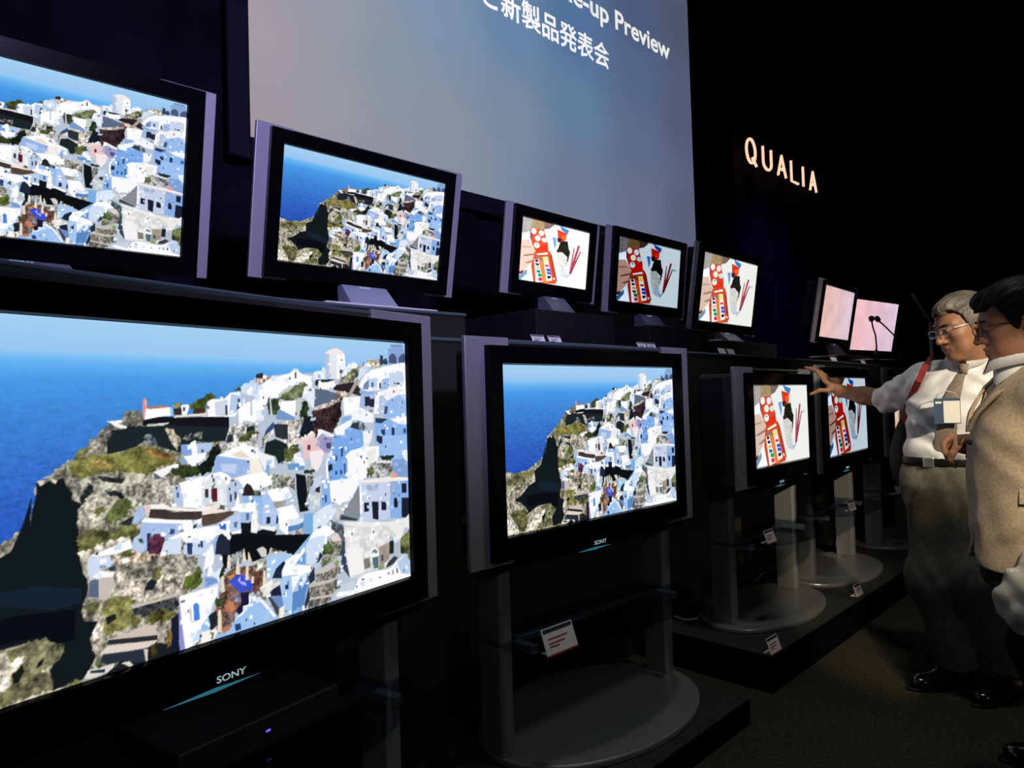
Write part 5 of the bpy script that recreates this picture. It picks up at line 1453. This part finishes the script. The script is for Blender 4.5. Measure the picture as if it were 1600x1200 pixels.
def shoe(root, an_, toe_dir, m, S=1.0, sock=True):
    t = unit((toe_dir[0], toe_dir[1], 0)); s_ = np.array([-t[1], t[0], 0]); z = np.array([0, 0, 1.]); base = np.array([an_[0], an_[1], 0])
    f = Field(base - np.array([.3, .3, .0]) - np.array([0, 0, .02]), base + np.array([.3, .3, .17]), .005)
    Mx = np.array([t, s_, z])
    f.ell(base + t * .085 * S + z * .030, (.105 * S, .046 * S, .030), Mx, .02); f.ell(base + t * .145 * S + z * .030, (.055 * S, .046 * S, .029), Mx, .02)
    f.ell(base - t * .030 * S + z * .040, (.050 * S, .038 * S, .040), Mx, .02); f.ell(base + t * .030 * S + z * .058, (.07 * S, .036 * S, .034), Mx, .03)
    f.cut((0, 0, .008), (0, 0, -1)); o = f.build('shoe', m, root, 1)
    g = Field(base - np.array([.3, .3, .02]), base + np.array([.3, .3, .06]), .005)
    g.ell(base + t * .068 * S + z * .008, (.150 * S, .050 * S, .030), Mx, 0); g.cut((0, 0, .0), (0, 0, -1)); g.cut((0, 0, .013), (0, 0, 1))
    g.build('sole', M['belt'], o, 1)
    if sock:
        b = MB(); b.tube([base + z * .06, an_ + z * .07], [.044, .046], 14); b.build('sock', M['sock'], root, smooth=True)
shoe(p1, anR, L(1452, 1070, 2.74) - L(1518, 1066, 2.84), M['shoe'])
shoe(p1, anL, L(1560, 1075, 2.70) - L(1600, 1060, 2.80), M['shoe'])
# name badge on a cord (its own thing)
bpz = L(1491, 642, 2.62); bpt = surf1(bpz[2], L(1492, 642, 2.64)[0] - TP1[3][0], .040)
wb = lambda q: (foot1[0] + q[0] * math.cos(RZ) - q[1] * math.sin(RZ), foot1[1] + q[0] * math.sin(RZ) + q[1] * math.cos(RZ), q[2])
bg = empty('name_badge', wb(bpt), RZ + .05); tag(bg, 'blue and white name badge hanging on the grey-haired man\'s tie', 'badge')
b = MB(); b.box(-.043, .043, -.001, .002, -.048, .048); b.build('holder', M['badgeblue'], bg)
b = MB(); b.box(-.012, .041, -.0025, -.001, -.045, .038); b.build('white_card', M['badgewhite'], bg)
b = MB(); b.box(-.038, -.018, -.0022, -.001, .028, .036); b.build('printed_line', M['badgewhite'], bg)
b = MB(); b.tube([(-.036, 0, .048), (-.028, -.003, .068), (0, -.004, .076), (.028, -.003, .068), (.036, 0, .048)], .0016, 6); b.build('cord', M['cord'], bg, smooth=True)
# shoulder bag (its own thing)
bagc = L(1424, 705, 3.06)
bgr = empty('shoulder_bag', wb(bagc), RZ); tag(bgr, 'black bag on a red strap hanging behind the grey-haired man\'s right elbow', 'bag')
f = Field((-.2, -.15, -.24), (.2, .15, .24), .008); f.ell((0, 0, 0), (.075, .085, .17), None, 0); f.ell((0, 0, -.06), (.08, .09, .12), None, .05); f.build('pouch', M['bag'], bgr, 2)
def band(pts, w, th_, nrm):
    b = MB(); vs = []; P = [np.array(q) for q in pts]; n_ = len(P)
    for i, q in enumerate(P):
        t = unit(P[min(i + 1, n_ - 1)] - P[max(i - 1, 0)]); s_ = unit(np.cross(t, nrm)); vs += [q - s_ * w, q + s_ * w, q + s_ * w + np.array(nrm) * th_, q - s_ * w + np.array(nrm) * th_]
    fs = []
    for i in range(n_ - 1): fs += [(i * 4 + k, i * 4 + (k + 1) % 4, (i + 1) * 4 + (k + 1) % 4, (i + 1) * 4 + k) for k in range(4)]
    return b.add(vs, fs)
sp = [L(1446, 640, 2.98), L(1440, 615, 2.96), L(1452, 572, 2.89), L(1453, 556, 2.79), L(1446, 572, 2.715), L(1435, 596, 2.70), L(1425, 618, 2.735), L(1416, 640, 2.80), L(1413, 662, 2.90)]
band([q - bagc for q in sp], .0125, .004, (-.2, -.97, .1)).build('strap', M['strap'], bgr)
sp2 = [L(1452, 604, 2.93), L(1444, 622, 2.95), L(1436, 640, 2.97), L(1430, 662, 3.0)]
band([q - bagc for q in sp2], .0125, .004, (-.2, -.97, .1)).build('strap', M['strap'], bgr)

# ---- dark-haired man in the tan jacket, bending in from the right
foot2 = on_z(1660, 1235, 0)
p2, L = person('dark-haired man with glasses in a tan jacket leaning in at the right edge', foot2, 1580, RZ2); RZ = RZ2
C2 = L(1590, 505, 2.02); fr2 = head_frame((-.955, -.22, -.20), -.04); S2 = .95
nk2 = L(1598, 578, 2.03)
YAW2 = math.atan2(.43, .90) - PI / 2 + .0        # chest towards the left, slightly to the camera
YAW2 = -1.36
rows2 = [(1610, 888, 2.03, .180, .125), (1606, 840, 2.03, .182, .125), (1602, 790, 2.02, .180, .120), (1600, 740, 2.02, .180, .118), (1602, 690, 2.02, .186, .120), (1610, 645, 2.03, .190, .116), (1618, 612, 2.03, .175, .100), (1612, 590, 2.03, .110, .074), (1606, 578, 2.03, .072, .062)]
TP2 = [L(a, b, c) for a, b, c, _, _ in rows2]
def torso2(fd, grow, sel=None, k=.02):
    sel = range(len(rows2)) if sel is None else sel
    fd.loft([TP2[i][2] for i in sel], [TP2[i][0] for i in sel], [TP2[i][1] for i in sel], [rows2[i][3] for i in sel], [rows2[i][4] for i in sel], YAW2, k, grow=grow)
def surf2(z, s, out=0.0, grow=.0):
    """front of the torso: s to the wearer's left"""
    zz = [p[2] for p in TP2]; o_ = np.argsort(zz); I = lambda a: np.interp(z, np.array(zz)[o_], np.array(a)[o_])
    cx, cy, rx, ry = I([p[0] for p in TP2]), I([p[1] for p in TP2]), I([r[3] for r in rows2]) + grow, I([r[4] for r in rows2]) + grow
    d = -(max(0, 1 - (abs(s) / rx) ** 2.3)) ** (1 / 2.3) * ry - out
    c, n = math.cos(YAW2), math.sin(YAW2); return np.array([cx + s * c - d * n, cy + s * n + d * c, z])
fw2 = np.array([math.sin(YAW2), -math.cos(YAW2), 0]); lf2 = np.array([math.cos(YAW2), math.sin(YAW2), 0])
shl, shr = np.array([*(TP2[6] + lf2 * .165)[:2], TP2[6][2] + .0]), np.array([*(TP2[6] - lf2 * .165)[:2], TP2[6][2]])
ell_, wrl = shl + np.array([.10, .02, -.27]), L(1650, 868, 1.86)
hw2 = L(1513, 694, 2.11); elr = shr + np.array([.10, .05, -.27]); elr = (elr + np.array([hw2[0] + .22, hw2[1] + .03, hw2[2] - .02])) / 2
hp = [TP2[0] + lf2 * s_ * .09 + np.array([.02, 0, .0]) for s_ in (1, -1)]
an2 = [np.array([.14, -.08, .075]), np.array([.05, .16, .075])]; kn2 = [hp[i] * .52 + an2[i] * .48 + np.array([-.03, 0, 0]) for i in (0, 1)]
lo2 = np.array([hw2[0] - .12, -.5, 0.]); hi2 = np.array([.42, .55, 1.62])
bd = Field(lo2, hi2, .0048)
torso2(bd, -.05)
bd.path([shl, ell_, wrl], [.05, .042, .028], .02); bd.path([shr, elr, hw2], [.05, .042, .027], .02)
for i in (0, 1): bd.path([hp[i], kn2[i], an2[i]], [.075, .052, .036], .03)
# right hand, loosely closed in front of the belt
kn_ = L(1489, 690, 2.120); pal = L(1501, 694, 2.115); hx = unit(kn_ - hw2); dp = unit(np.array([.05, .8, -.55])); hn = unit(np.cross(hx, dp)); dp = np.cross(hn, hx)
bd.ell(pal, (.044, .040, .018), np.array([hx, dp, hn]), .018); bd.cap(hw2, pal, .028, .024, .02)
for i, (o_, sc) in enumerate(((-.032, .95), (-.011, 1.05), (.011, 1.0), (.031, .85))):
    q = dp * o_
    K = kn_ + q; A_ = L(1478, 702, 2.110) + q * 1.0; B_ = L(1481, 716, 2.100) + q; T_ = L(1491, 724, 2.095) + q
    finger(bd, [pal + q * .8, K, K + (A_ - K) * sc, A_ + (B_ - A_) * sc, A_ + (T_ - A_) * sc], .0108, .0080, .004)
finger(bd, [pal - dp * .03, L(1498, 702, 2.080) - dp * .02, L(1490, 711, 2.075) - dp * .012, L(1485, 719, 2.075)], .0135, .0090, .006)
# left hand gripping the bag
finger(bd, [wrl, wrl + np.array([-.01, -.01, -.05]), wrl + np.array([-.02, -.01, -.09])], .028, .024, .01)
for i in range(4): finger(bd, [wrl + np.array([-.03 + .018 * i, -.01, -.085]), wrl + np.array([-.035 + .018 * i, -.03, -.12]), wrl + np.array([-.03 + .018 * i, -.015, -.145]), wrl + np.array([-.025 + .018 * i, .008, -.135])], .0100, .0078, .004)
finger(bd, [wrl + np.array([-.03, .0, -.05]), wrl + np.array([-.05, -.025, -.085]), wrl + np.array([-.045, -.035, -.115])], .012, .009, .006)
G2_ = add_head(bd, C2, fr2, nk2, S2, .056)
bd.build('body', [M['skin2'], M['lip']], p2, 2, skin_paint(fr2, C2, S2)); eyes(p2, G2_, S2); del bd
hf = Field(C2 - .2, C2 + .2, .0034)
add_hair(hf, C2, fr2, S2, [(-.13, -.10), (-.08, -.085), (-.045, -.03), (-.034, .022), (.004, .024), (.016, -.022), (.030, -.004), (.046, .048), (.064, .066), (.13, .070)], .017, .0017, -.01)
hf.build('hair', M['darkhair'], p2, 1)
b = MB()
for sg_ in (-1, 1): b.tube([G2_(.0985, sg_ * .014, .0265), G2_(.0985, sg_ * .03, .030), G2_(.088, sg_ * .047, .027)], [.0022, .0034, .0016], 6)
b.build('eyebrows', M['darkhair'], p2, smooth=True)
glasses(p2, G2_, M['rim2'], .0016, f=.107)
# shirt front and collar
zb_, zv = L(1515, 672, 2.0)[2], L(1560, 592, 2.0)[2]
sf = Field(np.array([TP2[4][0] - .3, -.35, .95]), np.array([TP2[4][0] + .3, .4, 1.34]), .0055)
torso2(sf, -.006, [4, 5, 6, 7, 8]); sf.cap(nk2 - np.array([0, 0, .04]), nk2 + np.array([-.008, 0, .030]), .072, .063, .02)
sf.cap(nk2 + np.array([0, 0, .0]), nk2 + np.array([-.02, 0, .2]), .058, .058, .003, 'sub'); s2o = sf.build('shirt', M['shirt'], p2, 2)
collar(nk2 + np.array([-.004, 0, .026]), s2o, YAW2)
tz = np.linspace(zv + .012, zb_ - .02, 6)
tie_strip(lambda z, s, o: surf2(z, s, o), [(z, .0, w_, .004) for z, w_ in zip(tz, (.014, .022, .028, .032, .035, .038))], M['tie2'], p2, surf2(zv + .022, 0, .004), (.014, .012, .015))
# jacket: shell with a V opening and cut-away front hem
jk = Field(np.array([TP2[4][0] - .3, -.45, TP2[0][2] - .06]), np.array([.42, .48, 1.34]), .0055)
torso2(jk, .014)
jk.path([TP2[6] + lf2 * .08, shl], [.085, .072], .05); jk.path([shl, ell_, wrl + (ell_ - wrl) * .12], [.074, .064, .052], .03)
jk.path([TP2[6] - lf2 * .08, shr], [.085, .072], .05); jk.path([shr, elr, hw2 + unit(elr - hw2) * .03], [.074, .062, .046], .03)
wrinkle(jk, .005, (20, 34, 26), (-30, 14, 40), (40, 26, -50), 1.0)
X, Y, Z = jk.grids(); zz = np.array([p[2] for p in TP2]); o_ = np.argsort(zz)
cxz, cyz = np.interp(Z, zz[o_], np.array([p[0] for p in TP2])[o_]), np.interp(Z, zz[o_], np.array([p[1] for p in TP2])[o_])
S_ = (X - cxz) * lf2[0] + (Y - cyz) * lf2[1]; Fr = (X - cxz) * fw2[0] + (Y - cyz) * fw2[1]
vw = np.interp(Z, [zb_, zv, zv + .08], [.0, .098, .112])
jk.v = np.maximum(jk.v, np.where((Z > zb_) & (Fr > .0), (vw - np.abs(S_)) * .9, -1).astype(np.float32))
cut_z = TP2[0][2] + .01 + np.where(Fr > 0, .10 * np.clip(1 - np.abs(S_) / .085, 0, 1) ** 2, 0)
jk.v = np.maximum(jk.v, (cut_z - Z).astype(np.float32) * .8)
jk.cap(nk2 - np.array([0, 0, .0]), nk2 + np.array([-.015, 0, .2]), .070, .075, .004, 'sub')
for w_, e_ in ((hw2, elr), (wrl, ell_)): jk.cap(w_ + unit(e_ - w_) * .05, w_ - unit(e_ - w_) * .2, .036, .036, .003, 'sub')
jo = jk.build('jacket', M['jacket'], p2, 2)
for sg_ in (-1, 1):                              # lapels lie along the V
    In, Out = [], []
    for k in range(11):
        a = k / 10; z = zb_ - .006 + (zv + .045 - zb_) * a
        In.append(surf2(z, sg_ * np.interp(z, [zb_, zv, zv + .08], [.0, .092, .106]), .016, .014)); Out.append(surf2(z, sg_ * (np.interp(z, [zb_, zv, zv + .08], [.0, .098, .112]) + .046 * math.sin(PI * min(1, a * 1.0) * .62 + .12)), .018, .014))
    n_ = 11; b = MB(); vs = In + Out; bk = [q - fw2 * .010 for q in vs]
    b.add(vs + bk, [(i, i + 1, n_ + i + 1, n_ + i) for i in range(n_ - 1)] + [(2 * n_ + i + 1, 2 * n_ + i, 3 * n_ + i, 3 * n_ + i + 1) for i in range(n_ - 1)] + [(n_ + i, n_ + i + 1, 3 * n_ + i + 1, 3 * n_ + i) for i in range(n_ - 1)] + [(i + 1, i, 2 * n_ + i, 2 * n_ + i + 1) for i in range(n_ - 1)])
    b.build('lapel', M['jacket'], jo, smooth=True)
zp = L(1580, 773, 1.86)[2]; b = MB()             # pocket flap on the near side
rows_ = []
for z_, o__ in ((zp + .02, .003), (zp - .024, .007)):
    zz = [p[2] for p in TP2]; o_ = np.argsort(zz); I = lambda a: np.interp(z_, np.array(zz)[o_], np.array(a)[o_])
    cc = np.array([I([p[0] for p in TP2]), I([p[1] for p in TP2]), z_]); RX, RY = I([r[3] for r in rows2]) + .014 + o__, I([r[4] for r in rows2]) + .014 + o__
    rows_.append([cc + lf2 * RX * max(0, math.sin(w_)) ** (2 / 2.3) + fw2 * RY * math.copysign(abs(math.cos(w_)) ** (2 / 2.3), math.cos(w_)) for w_ in np.linspace(1.22, 1.95, 8)])
b.add(rows_[0] + rows_[1] + [q - fw2 * .008 for q in rows_[0] + rows_[1]], [(i, i + 1, 9 + i, 8 + i) for i in range(7)] + [(17 + i, 16 + i, 24 + i, 25 + i) for i in range(7)] + [(8 + i, 9 + i, 25 + i, 24 + i) for i in range(7)]); b.build('pocket_flap', M['jacket'], jo)
b = MB(); b.ellipsoid(surf2(zb_ - .035, .008, .018), (.008, .008, .008), 10, 8); b.build('button', M['belt'], jo, smooth=True)
cf = MB(); cf.tube([hw2 + unit(elr - hw2) * .05, hw2 + unit(elr - hw2) * .008], [.037, .036], 16); cf.build('shirt_cuff', M['shirt'], p2, smooth=True)
tr = Field(np.array([-.35, -.4, .0]), np.array([.42, .48, TP2[0][2] + .14]), .0065)
tr.loft([TP2[0][2] - .04, TP2[0][2] + .12], [TP2[0][0] + .01] * 2, [TP2[0][1]] * 2, [.182, .172], [.127, .120], YAW2, .02)
for i in (0, 1): tr.path([hp[i], kn2[i], an2[i]], [.092, .080, .072], .04)
wrinkle(tr, .006, (60, 20, 14), (-34, 26, 22), (24, 60, -46), 3.0); tr.cut((0, 0, .07), (0, 0, -1)); tr.build('trousers', M['trouser2'], p2, 2)
for a in an2: shoe(p2, a, (-1, -.25), M['shoe'], sock=False)
# crumpled pale bag hanging from his left hand (its own thing)
wb2 = lambda q: (foot2[0] + q[0] * math.cos(RZ) - q[1] * math.sin(RZ), foot2[1] + q[0] * math.sin(RZ) + q[1] * math.cos(RZ), q[2])
bc = L(1618, 936, 1.86)
pb_ = empty('plastic_bag', wb2(bc), RZ); tag(pb_, 'crumpled pale bag at the right edge below the tan jacket hem', 'bag')
f = Field((-.16, -.13, -.17), (.16, .13, .17), .006); f.ell((0, 0, 0), (.088, .06, .085), None, 0); f.ell((.02, 0, -.03), (.08, .07, .07), None, .04); f.path([(0, 0, .06), (.02, 0, .14)], [.04, .02], .04)
wrinkle(f, .012, (60, 20, 45), (-52, 60, 36), (75, 40, -90), .3); f.build('pouch', M['plastic'], pb_, 1)
